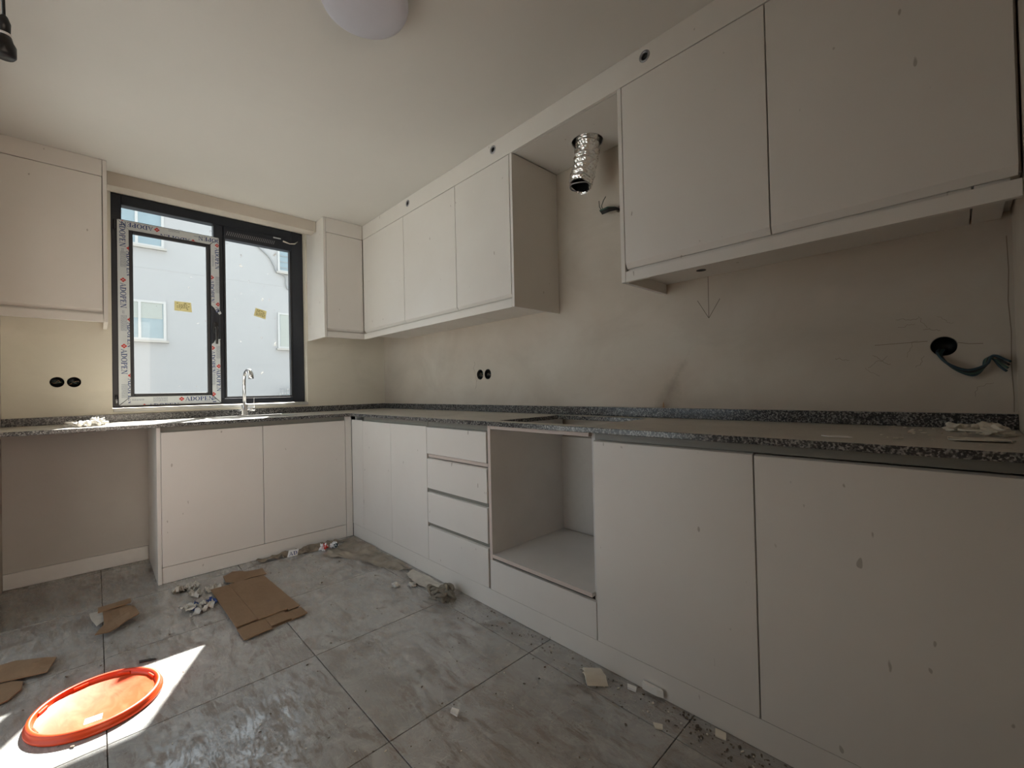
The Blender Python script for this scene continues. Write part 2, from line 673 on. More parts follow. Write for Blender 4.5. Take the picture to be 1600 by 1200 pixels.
WX0, WX1, WZ0, WZ1 = -1.838, -0.678, 0.976, 2.36
wb = structure(obj('wall_back', MB().cells(1, [XL - 0.25, WX0, WX1, 0.25], [-0.12, WZ0, WZ1, HC], {(1, 1)}, 0, 0.25), 'plaster_back'), 'skimmed beige wall around the black window')
SOCK_B = [(-2.076, 0.031), (-2.006, 0.031)]
cut(wb, [MB().lathe([(r, -0.02), (r, 0.05)], (x, 0, 1.143), 'y', 24) for x, r in SOCK_B])
wr = structure(obj('wall_right', MB().box(0, 0.25, YE - 0.2, 0, -0.12, HC), 'plaster_wall'), 'rough skimmed beige wall behind the long worktop')
SOCK_R = [(-1.366, 0.036), (-1.447, 0.036)]
HOLE = (-3.636, 1.149, 0.031)
cut(wr, [MB().lathe([(r, -0.02), (r, 0.05)], (0, y, 1.149), 'x', 24) for y, r in SOCK_R]
    + [MB().lathe([(HOLE[2], -0.02), (HOLE[2], 0.07)], (0, HOLE[0], HOLE[1]), 'x', 28),
       MB().lathe([(0.016, -0.02), (0.016, 0.05)], (0, -2.49, 1.945), 'x', 16)])
LY0, LY1, LZ1 = -2.3, -0.7, 2.15
structure(obj('wall_left', MB().cells(0, [YE - 0.2, LY0, LY1, 0], [-0.12, 0.0, LZ1, HC], {(1, 1)}, XL - 0.25, XL), 'plaster_wall'), 'skimmed wall with the added balcony door')
PX0, PX1, PY = -2.27, -1.2, -6.3  # unseen passage added behind the camera so bounced daylight fills the room
structure(obj('wall_front', MB().cells(1, [XL, PX0, PX1, 0], [-0.12, 0.0, 2.15, HC], {(1, 1)}, YE - 0.2, YE), 'plaster_wall'), 'skimmed end wall beside the wall cabinets')
structure(obj('wall_added_passage_left', MB().box(PX0 - 0.15, PX0, PY, YE - 0.2005, -0.12, HC), 'plaster_wall'), 'left wall of the unseen passage added behind the camera')
structure(obj('wall_added_passage_right', MB().box(PX1, PX1 + 0.15, PY, YE - 0.2005, -0.12, HC), 'plaster_wall'), 'right wall of the unseen passage added behind the camera')
structure(obj('floor_added_passage', MB().box(PX0, PX1, PY, YE - 0.0005, -0.12, -0.001), 'marble_sill'), 'plain floor of the unseen passage added behind the camera')
structure(obj('ceiling_added_passage', MB().box(PX0 - 0.15, PX1 + 0.15, PY, YE - 0.2005, HC, HC + 0.2), 'ceiling_paint'), 'ceiling of the unseen added passage')

structure(obj('baseboard_back', MB().box(XL + 0.001, -1.676, -0.016, -0.001, 0.0005, 0.088, 0.002), 'baseboard_white'), 'white skirting board in the open bay under the worktop')
structure(obj('trim_1', MB().box(-1.858, -0.671, -0.22, -0.12, 2.298, HC, 0.002), 'plaster_beam'), 'plastered pelmet hanging from the ceiling before the window')

# ------------------------------------------------------------------ window with the protective film
win = bpy.data.objects.new('window_1', None)
COL.objects.link(win)
win.location = (-1.258, 0.07, WZ0)
structure(win, 'anthracite window with one film-covered sash and a fixed pane')
FY0, FY1 = 0.062, 0.13
e = 0.002
MX0, MX1 = -1.262, -1.222
fb = MB()
fb.box(WX0 + e, -1.786, FY0, FY1, WZ0 + e, WZ1 - e, 0.003)
fb.box(-0.768, WX1 - e, FY0, FY1, WZ0 + e, WZ1 - e, 0.003)
fb.box(-1.786, -0.768, FY0, FY1, 2.29, WZ1 - e, 0.003)
fb.box(-1.786, -0.768, FY0, FY1, WZ0 + e, 1.02, 0.003)
fb.box(-1.29, -1.232, FY0, FY1, 1.02, 2.29, 0.003)
fb.box(-1.786, -1.29, FY0, FY1, 2.15, 2.196, 0.003)
obj('window_frame', fb, 'anthracite_frame', win)
# rolled insect-screen cassette at the head of the fixed pane
cs = obj('screen_cassette', MB().box(-1.231, -0.769, FY0 - 0.012, FY1 - 0.02, 2.195, 2.289, 0.004, 2), 'anthracite_frame', win)
sl = MB()
for k in range(26):
    x = -1.215 + k * 0.0125
    sl.prism([(x, 2.222), (x + 0.004, 2.222), (x + 0.014, 2.252), (x + 0.010, 2.252)], 1, FY0 - 0.0132, FY0 - 0.0122)
obj('cassette_vents', sl, 'spot_ring_metal', cs)
bead = MB()
for x0, x1, z0, z1 in ((-1.231, -0.769, 1.021, 2.194),):
    bead.box(x0, x0 + 0.012, FY0 - 0.006, FY1 - 0.03, z0, z1, 0.002)
    bead.box(x1 - 0.012, x1, FY0 - 0.006, FY1 - 0.03, z0, z1, 0.002)
    bead.box(x0 + 0.012, x1 - 0.012, FY0 - 0.006, FY1 - 0.03, z0, z0 + 0.014, 0.002)
obj('glazing_bead', bead, 'gasket_rubber', win)
obj('fixed_pane', MB().box(-1.22, -0.78, 0.094, 0.098, 1.033, 2.197), 'window_glass', win)
obj('top_light_pane', MB().box(-1.788, -1.288, 0.094, 0.098, 2.19, 2.295), 'window_glass', win)
# opening sash, standing proud of the frame
SX0, SX1, SZ0, SZ1 = -1.809, -1.262, 0.992, 2.183
SY0, SY1 = 0.03, 0.09
w_ = 0.055
sash = MB()
sash.box(SX0, SX0 + w_, SY0, SY1 - 0.03, SZ0, SZ1, 0.003)
sash.box(SX1 - w_, SX1, SY0, SY1 - 0.03, SZ0, SZ1, 0.003)
sash.box(SX0 + w_, SX1 - w_, SY0, SY1 - 0.03, SZ0, SZ0 + w_, 0.003)
sash.box(SX0 + w_, SX1 - w_, SY0, SY1 - 0.03, SZ1 - w_, SZ1, 0.003)
sash = obj('sash', sash, 'anthracite_frame', win)
gb = MB()
gx0, gx1, gz0, gz1 = SX0 + w_, SX1 - w_, SZ0 + w_, SZ1 - w_
q = 0.022
for a, b, c, d in ((gx0, gx0 + q, gz0, gz1), (gx1 - q, gx1, gz0, gz1), (gx0 + q, gx1 - q, gz0, gz0 + q), (gx0 + q, gx1 - q, gz1 - q, gz1)):
    gb.box(a, b, SY0 + 0.008, SY1 - 0.03, c, d, 0.004, 2)
obj('glazing_bead', gb, 'gasket_rubber', win)
obj('sash_pane', MB().box(gx0 + 0.01, gx1 - 0.01, 0.046, 0.050, gz0 + 0.01, gz1 - 0.01), 'window_glass', win)
# hinges, handle, screw holes
for z in (1.03, 2.15):
    obj('hinge', MB().lathe([(0.007, -0.03), (0.008, -0.02), (0.008, 0.02), (0.007, 0.03)], (SX0 - 0.009, SY0 + 0.012, z), 'z', 12), 'gasket_rubber', win)
obj('hinge_cap', MB().lathe([(0.008, 0), (0.008, 0.03), (0.003, 0.036)], (SX0 - 0.009, SY0 + 0.01, 1.002), 'z', 12), 'spot_ring_metal', win)
hd = obj('handle_plate', MB().box(-1.302, -1.276, SY0 - 0.012, SY0 - 0.0005, 1.49, 1.57, 0.004, 2), 'black_plastic', win)
obj('handle_lever', MB().tube([(-1.289, SY0 - 0.012, 1.53), (-1.289, SY0 - 0.045, 1.53), (-1.29, SY0 - 0.052, 1.515), (-1.292, SY0 - 0.05, 1.41)], [0.008, 0.008, 0.0095, 0.008], 10), 'black_plastic', hd)
obj('drain_cap', MB().box(-0.9, -0.845, FY0 - 0.0145, FY0 - 0.012, 2.272, 2.282, 0.001), 'film_white', win)
obj('plaster_smear', MB().tube([(-0.83, FY0 - 0.014, 2.262), (-0.78, FY0 - 0.014, 2.252), (-0.74, FY0 - 0.004, 2.262), (-0.715, FY0 - 0.003, 2.285)], [0.006, 0.004, 0.005, 0.002], 6), 'plaster_chip', win)


# lettering: a small serif alphabet drawn as polygons, unit height
def ring_arc(cx, cy, rx, ry, tx, ty, a0, a1, n=14):
    out = []
    for k in range(n):
        t0 = a0 + (a1 - a0) * k / n
        t1 = a0 + (a1 - a0) * (k + 1) / n
        f = lambda t, ox, oy: (cx + (rx - ox) * math.cos(t), cy + (ry - oy) * math.sin(t))
        out.append([f(t0, 0, 0), f(t1, 0, 0), f(t1, tx, ty), f(t0, tx, ty)])
    return out


def rect(x0, x1, y0, y1):
    return [(x0, y0), (x1, y0), (x1, y1), (x0, y1)]


pi = math.pi
GLYPH = {
    'A': (0.96, [[(0.05, 0), (0.14, 0), (0.47, 0.86), (0.43, 1)], [(0.43, 1), (0.5, 1), (0.92, 0), (0.7, 0)], rect(0.24, 0.66, 0.3, 0.38), rect(0, 0.26, 0, 0.06), rect(0.58, 0.98, 0, 0.06)]),
    'D': (0.92, [rect(0.1, 0.31, 0, 1), rect(0, 0.42, 0, 0.07), rect(0, 0.42, 0.93, 1)] + ring_arc(0.38, 0.5, 0.52, 0.5, 0.21, 0.08, -pi / 2, pi / 2)),
    'O': (1.0, ring_arc(0.49, 0.5, 0.47, 0.52, 0.2, 0.08, 0, 2 * pi, 24)),
    'P': (0.8, [rect(0.1, 0.31, 0, 1), rect(0, 0.43, 0, 0.07), rect(0, 0.4, 0.93, 1), rect(0.3, 0.42, 0.45, 0.52)] + ring_arc(0.4, 0.725, 0.36, 0.275, 0.19, 0.075, -pi / 2, pi / 2)),
    'E': (0.82, [rect(0.1, 0.31, 0, 1), rect(0, 0.72, 0, 0.075), rect(0, 0.68, 0.925, 1), rect(0.3, 0.55, 0.46, 0.54), rect(0.65, 0.73, 0, 0.26), rect(0.6, 0.68, 0.76, 1), rect(0.49, 0.56, 0.37, 0.63)]),
    'N': (1.02, [rect(0.13, 0.22, 0, 1), rect(0.79, 0.88, 0, 1), [(0.1, 1), (0.32, 1), (0.88, 0), (0.74, 0)], rect(0, 0.34, 0, 0.06), rect(0, 0.2, 0.94, 1), rect(0.66, 1.0, 0.94, 1)]),
}


def logo_polys():
    out = []
    for k in range(4):
        c, s_ = math.cos(k * pi / 2), math.sin(k * pi / 2)
        for pl in ([(0.10, -0.14), (0.34, -0.24), (0.52, 0.0), (0.34, 0.24), (0.10, 0.14)],):
            out.append([(x * c - y * s_ + 0.52, x * s_ + y * c + 0.5) for x, y in pl])
    return out


def word(txt, with_logo=True):
    blue, red = [], []
    x = 0.0
    if with_logo:
        red = logo_polys()
        x = 1.2
    for ch in txt:
        wd, ps = GLYPH[ch]
        blue += [[(px + x, py) for px, py in p] for p in ps]
        x += wd + 0.03
    return blue, red, x


def print_on(parent, u0, v0, ang, h, clip, marks, flip_y):
    """lay words onto the film plane; (u0, v0) start point in x/z, ang reading direction"""
    mb = MB()
    ca, sa = math.cos(ang), math.sin(ang)
    x0, x1, z0, z1 = clip

    def put(p, mi):
        q_ = [(u0 + (a * ca - b * sa) * h, v0 + (a * sa + b * ca) * h) for a, b in p]
        q_ = clip_poly(q_, x0, x1, z0, z1)
        if len(q_) >= 3:
            mb.poly([(a, flip_y, b) for a, b in q_], mi)
    for mi, ps in enumerate(marks):
        for p in ps:
            put(p, mi)
    return mb


def clip_poly(p, x0, x1, z0, z1):
    for ax, lim, sg in ((0, x0, 1), (0, x1, -1), (1, z0, 1), (1, z1, -1)):
        out = []
        for i in range(len(p)):
            a, b = p[i - 1], p[i]
            da, db = (a[ax] - lim) * sg, (b[ax] - lim) * sg
            if (da < 0) != (db < 0):
                t = da / (da - db)
                out.append((a[0] + (b[0] - a[0]) * t, a[1] + (b[1] - a[1]) * t))
            if db >= 0:
                out.append(b)
        p = out
        if not p:
            return []
    # drop slivers
    q_ = []
    for c in p:
        if not q_ or (abs(c[0] - q_[-1][0]) + abs(c[1] - q_[-1][1])) > 1e-5:
            q_.append(c)
    if len(q_) > 2 and abs(q_[0][0] - q_[-1][0]) + abs(q_[0][1] - q_[-1][1]) < 1e-5:
        q_.pop()
    return q_


def film(outline, words, smalls, name='protective_film'):
    """outline in x/z; words: (u, v, angle, height, text, logo); smalls: fine print (u, v, angle, length, rows)"""
    f = obj(name, MB().prism(outline, 1, SY0 - 0.0012, SY0 - 0.0002), 'film_white', win)
    x0, x1 = min(p[0] for p in outline), max(p[0] for p in outline)
    z0, z1 = min(p[1] for p in outline), max(p[1] for p in outline)
    clip = (x0 + 0.001, x1 - 0.001, z0 + 0.001, z1 - 0.001)
    yy = SY0 - 0.0016
    allm = bmesh.new()
    for u, v, a, h, t_, lg in words:
        bl, rd, _ = word(t_, lg)
        m = print_on(f, u, v, a, h, clip, (bl, rd), yy)
        tmp = bpy.data.meshes.new('t')
        m.bm.to_mesh(tmp)
        m.bm.free()
        allm.from_mesh(tmp)
        bpy.data.meshes.remove(tmp)
    for u, v, a, ln, rows in smalls:
        ps = []
        for r_ in range(rows):
            x = 0.0
            rr = random.Random(r_ * 7 + int(abs(u * 1000)) + int(abs(v * 1000)))
            while x < ln:
                wd = rr.uniform(0.004, 0.012)
                ps.append(rect(x, min(ln, x + wd), -r_ * 0.0062, -r_ * 0.0062 + 0.003))
                x += wd + 0.0025
        m = print_on(f, u, v, a, 1.0, clip, ([], [], ps), yy)
        tmp = bpy.data.meshes.new('t')
        m.bm.to_mesh(tmp)
        m.bm.free()
        allm.from_mesh(tmp)
        bpy.data.meshes.remove(tmp)
    if len(allm.faces):
        for fc in allm.faces:
            fc.normal_update()
            if fc.normal.y > 0:
                fc.normal_flip()
        obj('film_lettering', allm, ['film_blue_ink', 'film_red_ink', 'film_grey_ink'], f)
    else:
        allm.free()
    return f


H = 0.0285
DN = -pi / 2
fw_ = 0.058
# left stile: words run downwards
film([(SX0 + 0.001, SZ0 + 0.004), (SX0 + fw_, SZ0 + fw_ + 0.002), (SX0 + fw_ - 0.002, SZ1 - fw_), (SX0 + 0.001, SZ1 - 0.002)],
     [(SX0 + 0.012, 2.205, DN, H, 'ADOPEN', True), (SX0 + 0.013, 1.812, DN, H, 'ADOPEN', True), (SX0 + 0.014, 1.388, DN, H, 'ADOPEN', True),
      (SX0 + 0.045, 2.02, DN, H, 'ADOPEN', True), (SX0 + 0.045, 1.56, DN, H, 'ADOPEN', True), (SX0 + 0.045, 1.2, DN, H, 'ADOPEN', True)],
     [(SX0 + 0.04, 1.98, DN, 0.1, 5), (SX0 + 0.04, 1.57, DN, 0.1, 5), (SX0 + 0.04, 1.13, DN, 0.09, 5), (SX0 + 0.028, 2.0, DN, 0.03, 2), (SX0 + 0.028, 1.6, DN, 0.02, 2)])
# right stile, torn away around the handle
film([(SX1 - fw_ + 0.006, SZ1 - fw_), (SX1 - 0.002, SZ1 - 0.002), (SX1 - 0.002, 1.655), (SX1 - 0.012, 1.668), (SX1 - 0.02, 1.64), (SX1 - 0.034, 1.672), (SX1 - fw_ + 0.006, 1.69)][::-1],
     [(SX1 - 0.026, 2.14, DN, H * 0.95, 'ADOPEN', True), (SX1 - 0.062, 1.905, DN, H, 'ADOPEN', True), (SX1 - 0.026, 1.715, DN, H, 'ADOPEN', True)],
     [(SX1 - 0.006, 1.9, DN, 0.12, 4), (SX1 - 0.038, 2.05, DN, 0.08, 2)])
film([(SX1 - fw_ + 0.006, SZ0 + fw_), (SX1 - 0.002, SZ0 + 0.004), (SX1 - 0.002, 1.435), (SX1 - 0.02, 1.45), (SX1 - 0.03, 1.432), (SX1 - fw_ + 0.006, 1.412)],
     [(SX1 - 0.062, 1.4, DN, H, 'ADOPEN', True), (SX1 - 0.026, 1.27, DN, H, 'ADOPEN', True), (SX1 - 0.06, 1.07, DN, H, 'ADOPEN', True)],
     [(SX1 - 0.006, 1.4, DN, 0.09, 4), (SX1 - 0.038, 1.2, DN, 0.08, 3)])
# top rail: words stand on their heads
film([(SX0 + 0.003, SZ1 - 0.001), (SX0 + fw_, SZ1 - fw_), (SX1 - fw_, SZ1 - fw_), (SX1 - 0.003, SZ1 - 0.001)],
     [(-1.596, SZ1 - 0.01, pi, H, 'ADOPEN', True), (-1.4, SZ1 - 0.045, pi, H, 'ADOPEN', True), (-1.19, SZ1 - 0.012, pi, H, 'ADOPEN', True)],
     [(-1.49, SZ1 - 0.016, pi, 0.06, 4), (-1.36, SZ1 - 0.02, pi, 0.05, 2)])
# bottom rail
film([(SX0 + 0.004, SZ0 + 0.001), (SX1 - 0.004, SZ0 + 0.001), (SX1 - fw_, SZ0 + fw_ - 0.002), (SX0 + fw_, SZ0 + fw_ - 0.002)],
     [(-1.505, 1.013, 0, H, 'ADOPEN', True), (-1.70, 0.972, 0, H, 'ADOPEN', True)],
     [(-1.64, 1.038, 0, 0.075, 5), (-1.745, 1.03, 0, 0.06, 2)])
# loose torn tongue of film by the handle
tt = MB()
tt.prism([(-1.278, 1.64), (-1.262, 1.652), (-1.255, 1.635), (-1.268, 1.625)], 1, SY0 - 0.012, SY0 - 0.008)
tt.prism([(-1.302, 1.425), (-1.268, 1.436), (-1.262, 1.45), (-1.29, 1.448)], 1, SY0 - 0.008, SY0 - 0.004)
obj('torn_film_edge', tt, 'film_white', win)
# yellow inspection stickers on the panes
for xa, xb, za, zb_, tilt in ((-1.523, -1.425, 1.628, 1.698, 0.02), (-1.028, -0.945, 1.64, 1.708, -0.2)):
    yy = 0.0445 if xa < -1.3 else 0.0925
    cx, cz = (xa + xb) / 2, (za + zb_) / 2
    hw, hh = (xb - xa) / 2, (zb_ - za) / 2
    rot = lambda x, z: (cx + x * math.cos(tilt) - z * math.sin(tilt), cz + x * math.sin(tilt) + z * math.cos(tilt))
    st = obj('pane_sticker', MB().prism([rot(-hw, -hh * 0.85), rot(hw, -hh), rot(hw * 0.92, hh * 0.9), rot(-hw * 0.95, hh)], 1, yy, yy + 0.001), 'sticker_yellow', win)
    ink = MB()
    rr = random.Random(int(-xa * 1000))
    for r_ in range(5):
        x = -hw * 0.7
        while x < hw * 0.7:
            wd = rr.uniform(0.005, 0.014)
            if rr.random() < 0.75:
                p = [rot(x, hh * 0.55 - r_ * hh * 0.28), rot(min(x + wd, hw * 0.8), hh * 0.55 - r_ * hh * 0.28), rot(min(x + wd, hw * 0.8), hh * 0.68 - r_ * hh * 0.28), rot(x, hh * 0.68 - r_ * hh * 0.28)]
                ink.poly([(a, yy - 0.0006, b) for a, b in p])
            x += wd + 0.004
    obj('sticker_print', ink, 'sticker_ink', st)
obj('window_sill', MB().box(WX0 + 0.003, WX1 - 0.003, -0.024, 0.061, 0.956, 0.9755, 0.003, 2), 'marble_sill', win)

# unseen glazed balcony door added on the left, sized for its daylight
bd = bpy.data.objects.new('window_added', None)
COL.objects.link(bd)
bd.location = (XL - 0.12, (LY0 + LY1) / 2, 0)
structure(bd, 'unseen anthracite balcony door added in the left wall for daylight')
b = MB()
for a, c in ((LY0 + 0.001, LY0 + 0.06), (LY1 - 0.06, LY1 - 0.001), (-1.54, -1.46)):
    b.box(XL - 0.16, XL - 0.09, a, c, 0.002, LZ1 - 0.002, 0.003)
for a, c in ((0.002, 0.06), (LZ1 - 0.06, LZ1 - 0.002)):
    b.box(XL - 0.16, XL - 0.09, LY0 + 0.06, -1.54, a, c, 0.003)
    b.box(XL - 0.16, XL - 0.09, -1.46, LY1 - 0.06, a, c, 0.003)
obj('window_frame', b, 'anthracite_frame', bd)
for a, c in ((LY0 + 0.05, -1.53), (-1.47, LY1 - 0.05)):
    obj('pane', MB().box(XL - 0.128, XL - 0.124, a, c, 0.05, LZ1 - 0.05), 'window_glass', bd)


# ------------------------------------------------------------------ worktop and upstands
CX = [XL + 0.001, -1.40, -0.92, -D, -0.525, -0.085, -0.001]
CY = [YE + 0.001, -2.665, -2.13, -D, -0.47, -0.15, -0.001]
skip = {(i, j) for i in range(3) for j in range(3)}
skip |= {(1, 4), (4, 1)}
ct = tag(obj('worktop', MB().cells(2, CX, CY, skip, ZB, ZT), 'granite'), 'dusty speckled granite worktop turning the corner under the window', 'worktop')
bv = ct.modifiers.new('bevel', 'BEVEL')
bv.width = 0.002
bv.segments = 2
bv.limit_method = 'ANGLE'
tag(obj('granite_upstand', MB().box(XL + 0.001, -0.001, -0.021, -0.001, ZT + 0.0005, 0.941, 0.0015), 'granite'), 'granite upstand strip below the window sill', 'upstand', 'granite upstands')
tag(obj('granite_upstand', MB().box(-0.021, -0.001, YE + 0.001, -0.0225, ZT + 0.0005, 0.941, 0.0015), 'granite'), 'long granite upstand strip on the wall with the duct', 'upstand', 'granite upstands')

# sink and tap
sk = thing('sink', (-1.16, -0.31, 0.73), 'steel sink basin sunk in the worktop below the window', 'sink')
b = MB()
sx0, sx1, sy0, sy1, zz = -1.398, -0.922, -0.468, -0.152, 0.735
th = 0.003
b.box(sx0, sx1, sy0, sy1, zz, zz + th)
b.box(sx0, sx0 + th, sy0, sy1, zz, ZT)
b.box(sx1 - th, sx1, sy0, sy1, zz, ZT)
b.box(sx0 + th, sx1 - th, sy0, sy0 + th, zz, ZT)
b.box(sx0 + th, sx1 - th, sy1 - th, sy1, zz, ZT)
obj('basin', b, 'brushed_steel', sk)
b = MB()
b.cells(2, [sx0 - 0.012, sx0 + th, sx1 - th, sx1 + 0.012], [sy0 - 0.012, sy0 + th, sy1 - th, sy1 + 0.012], {(1, 1)}, ZT + 0.0005, ZT + 0.003)
obj('rim', b, 'brushed_steel', sk)
obj('drain', MB().lathe([(0.04, 0), (0.04, 0.002), (0.025, 0.001), (0.0, 0.001)], (-1.16, -0.31, zz + th), 'z', 24), 'chrome', sk)
fx, fy = -1.142, -0.085
fa = thing('tap', (fx, fy, ZT), 'slim chrome mixer tap standing before the window', 'tap')
obj('base', MB().lathe([(0.026, 0.0005), (0.026, 0.008), (0.02, 0.012), (0.02, 0.075), (0.017, 0.082), (0.012, 0.085)], (fx, fy, ZT), 'z', 24), 'chrome', fa)
path = [(fx, fy, ZT + 0.08), (fx, fy, ZT + 0.25), (fx + 0.001, fy - 0.006, ZT + 0.285), (fx + 0.003, fy - 0.03, ZT + 0.312), (fx + 0.006, fy - 0.07, ZT + 0.325),
        (fx + 0.01, fy - 0.11, ZT + 0.318), (fx + 0.012, fy - 0.135, ZT + 0.295), (fx + 0.013, fy - 0.14, ZT + 0.262)]
obj('spout', MB().tube(path, [0.0105, 0.0105, 0.0105, 0.0115, 0.013, 0.0145, 0.016, 0.0165], 16), 'chrome', fa)
obj('lever_body', MB().lathe([(0.015, 0.015), (0.016, 0.06), (0.014, 0.066)], (fx, fy, ZT + 0.045), 'x', 18), 'chrome', fa)
obj('lever_pin', MB().tube([(fx + 0.06, fy, ZT + 0.055), (fx + 0.062, fy, ZT + 0.13)], 0.0028, 8), 'chrome', fa)


# ------------------------------------------------------------------ cabinets
def shell(x0, x1, y0, y1, z0, z1, open_axis, t=T, top=False):
    """carcass open towards the front: panels as one mesh"""
    b = MB()
    if open_axis == 'x':   # front at x0 (faces -x)
        b.box(x0, x1, y0, y0 + t, z0, z1)
        b.box(x0, x1, y1 - t, y1, z0, z1)
        b.box(x0, x1, y0 + t, y1 - t, z0, z0 + t)
        b.box(x1 - 0.006, x1, y0 + t, y1 - t, z0 + t, z1)
        if top:
            b.box(x0, x1 - 0.006, y0 + t, y1 - t, z1 - t, z1)
    else:                  # front at y0 (faces -y)
        b.box(x0, x0 + t, y0, y1, z0, z1)
        b.box(x1 - t, x1, y0, y1, z0, z1)
        b.box(x0 + t, x1 - t, y0, y1, z0, z0 + t)
        b.box(x0 + t, x1 - t, y1 - 0.006, y1, z0 + t, z1)
        if top:
            b.box(x0 + t, x1 - t, y0, y1 - 0.006, z1 - t, z1)
    return b


ZP = 0.091       # plinth height
DT = 0.843       # top of base doors


def front_x(y0, y1, z0, z1, xf, lip=None, l=0.016):
    """door/drawer front in the plane x = xf (faces -x); lip: 'top' or 'bottom' finger bevel"""
    b = MB()
    xb = xf + T
    if lip == 'top':
        b.prism([(xf, z0), (xb, z0), (xb, z1), (xf + 0.012, z1), (xf, z1 - l)], 1, y0, y1)
    elif lip == 'bottom':
        b.prism([(xf, z0 + l), (xf + 0.012, z0), (xb, z0), (xb, z1), (xf, z1)], 1, y0, y1)
    else:
        b.box(xf, xb, y0, y1, z0, z1)
    bmesh.ops.bevel(b.bm, geom=list(b.bm.edges), offset=0.0008, segments=1, affect='EDGES')
    return b


def front_y(x0, x1, z0, z1, yf, lip=None, l=0.016):
    b = MB()
    yb = yf + T
    if lip == 'bottom':
        b.prism([(yf, z0 + l), (yf + 0.012, z0), (yb, z0), (yb, z1), (yf, z1)], 0, x0, x1)
    else:
        b.box(x0, x1, yf, yb, z0, z1)
    bmesh.ops.bevel(b.bm, geom=list(b.bm.edges), offset=0.0008, segments=1, affect='EDGES')
    return b


XE, XD = -1.674, -1.146
Y_A, Y_B, Y_C, Y_D, Y_E, Y_F = -0.744, -1.145, -1.560, -2.0907, -2.7007, -3.2531
xf, yf = -P, -P
YB = -0.022

c = thing('base_cabinet', ((XE - P) / 2, -0.3, 0), 'white two-door base cabinet under the window and tap', 'cabinet', 'white base cabinets')
obj('side_panel', MB().box(XE, XE + T, yf, YB, 0.0005, ZB - 0.002, 0.0008), 'cabinet_white', c)
obj('body', shell(XE + T + G, -0.612, yf + T + G, YB, ZP, ZB - 0.002, 'y'), 'carcass_white', c)
obj('door', front_y(XE + T + G, XD - G, ZP + 0.002, DT, yf), 'cabinet_white', c)
obj('door', front_y(XD + G, -0.616, ZP + 0.002, DT, yf), 'cabinet_white', c)
obj('grip_channel', MB().box(XE + T + G, -0.614, yf + 0.012, yf + 0.0185, DT + 0.0015, ZB - 0.002), 'shaded_channel', c)
obj('plinth', MB().box(XE + T + G, -0.615, yf + 0.003, yf + 0.019, 0.001, ZP - 0.001, 0.0008), 'cabinet_white', c)
obj('corner_filler', MB().box(-0.613, -P - 0.001, yf + 0.001, yf + T, 0.001, ZB - 0.003, 0.0008), 'cabinet_white', c)

c = thing('base_cabinet', (-0.3, (Y_A + Y_C) / 2, 0), 'white base cabinet with narrow doors between the inner corner and the drawers', 'cabinet', 'white base cabinets')
obj('body', shell(xf + T + G, YB, Y_C + G, -P - 0.022, ZP, ZB - 0.002, 'x'), 'carcass_white', c)
obj('filler_panel', front_x(Y_A + G, -P - 0.002, ZP + 0.002, DT + 0.004, xf), 'cabinet_white', c)
obj('door', front_x(Y_B + G * 0.7, Y_A - G * 0.7, ZP + 0.002, DT, xf), 'cabinet_white', c)
obj('door', front_x(Y_C + G, Y_B - G * 0.7, ZP + 0.002, DT, xf), 'cabinet_white', c)
obj('grip_channel', MB().box(xf + 0.012, xf + 0.0185, Y_C + G, Y_A - 0.001, DT + 0.0015, ZB - 0.002), 'shaded_channel', c)

c = thing('drawer_cabinet', (-0.3, (Y_C + Y_D) / 2, 0), 'white cabinet with a stack of four drawers beside the open oven bay', 'cabinet', 'white base cabinets')
obj('body', shell(xf + T + G, YB, Y_D + 0.004, Y_C - G, ZP, ZB - 0.002, 'x'), 'carcass_white', c)
zz = [(ZP + 0.002, 0.283), (0.303, 0.476), (0.496, 0.665), (0.690, DT)]
for z0, z1 in zz:
    d_ = obj('drawer', front_x(Y_D + 0.012, Y_C - G, z0, z1, xf, 'top', 0.004), 'cabinet_white', c)
for z in (0.293, 0.486, 0.678):
    obj('drawer_rail', MB().box(xf + 0.009, xf + T - 0.001, Y_D + 0.012, Y_C - G, z - 0.0085, z + 0.0085, 0.001), 'edge_band' if z > 0.6 else 'shaded_channel', c)
obj('grip_channel', MB().box(xf + 0.012, xf + 0.0185, Y_D + 0.012, Y_C - G, DT + 0.0015, ZB - 0.002), 'shaded_channel', c)

c = thing('oven_housing', (-0.3, (Y_D + Y_E) / 2, 0), 'empty open oven housing under the hob cut-out', 'cabinet')
yl, yr = Y_D - 0.002, Y_E + 0.002
obj('side_panel', MB().box(xf, YB, yl - T, yl, 0.236, ZB - 0.002, 0.0006), ['cavity_board'], c)
obj('side_panel', MB().box(xf + 0.02, YB, yr, yr + T, ZP, ZB - 0.002, 0.0006), 'cavity_board', c)
obj('edge_strip', MB().box(xf - 0.0008, xf - 0.0001, yl - T, yl, 0.236, ZB - 0.002), 'edge_band', c)
obj('bottom_panel', MB().box(xf + 0.002, YB - 0.02, yr + T, yl - T, 0.246, 0.262, 0.0006), 'cavity_board', c)
obj('back_panel', MB().box(YB - 0.012, YB - 0.006, yr + T, yl - T, 0.262, ZB - 0.1), 'carcass_white', c)
obj('top_rail', MB().box(xf + 0.002, xf + 0.06, yr + T, yl - T, ZB - 0.018, ZB - 0.002, 0.0006), 'edge_band', c)
obj('drawer', front_x(yr, yl, ZP + 0.002, 0.234, xf), 'cabinet_white', c)
obj('edge_strip', MB().box(xf + 0.0005, xf + 0.0018, yr + T, yl - T, 0.246, 0.262), 'edge_band', c)

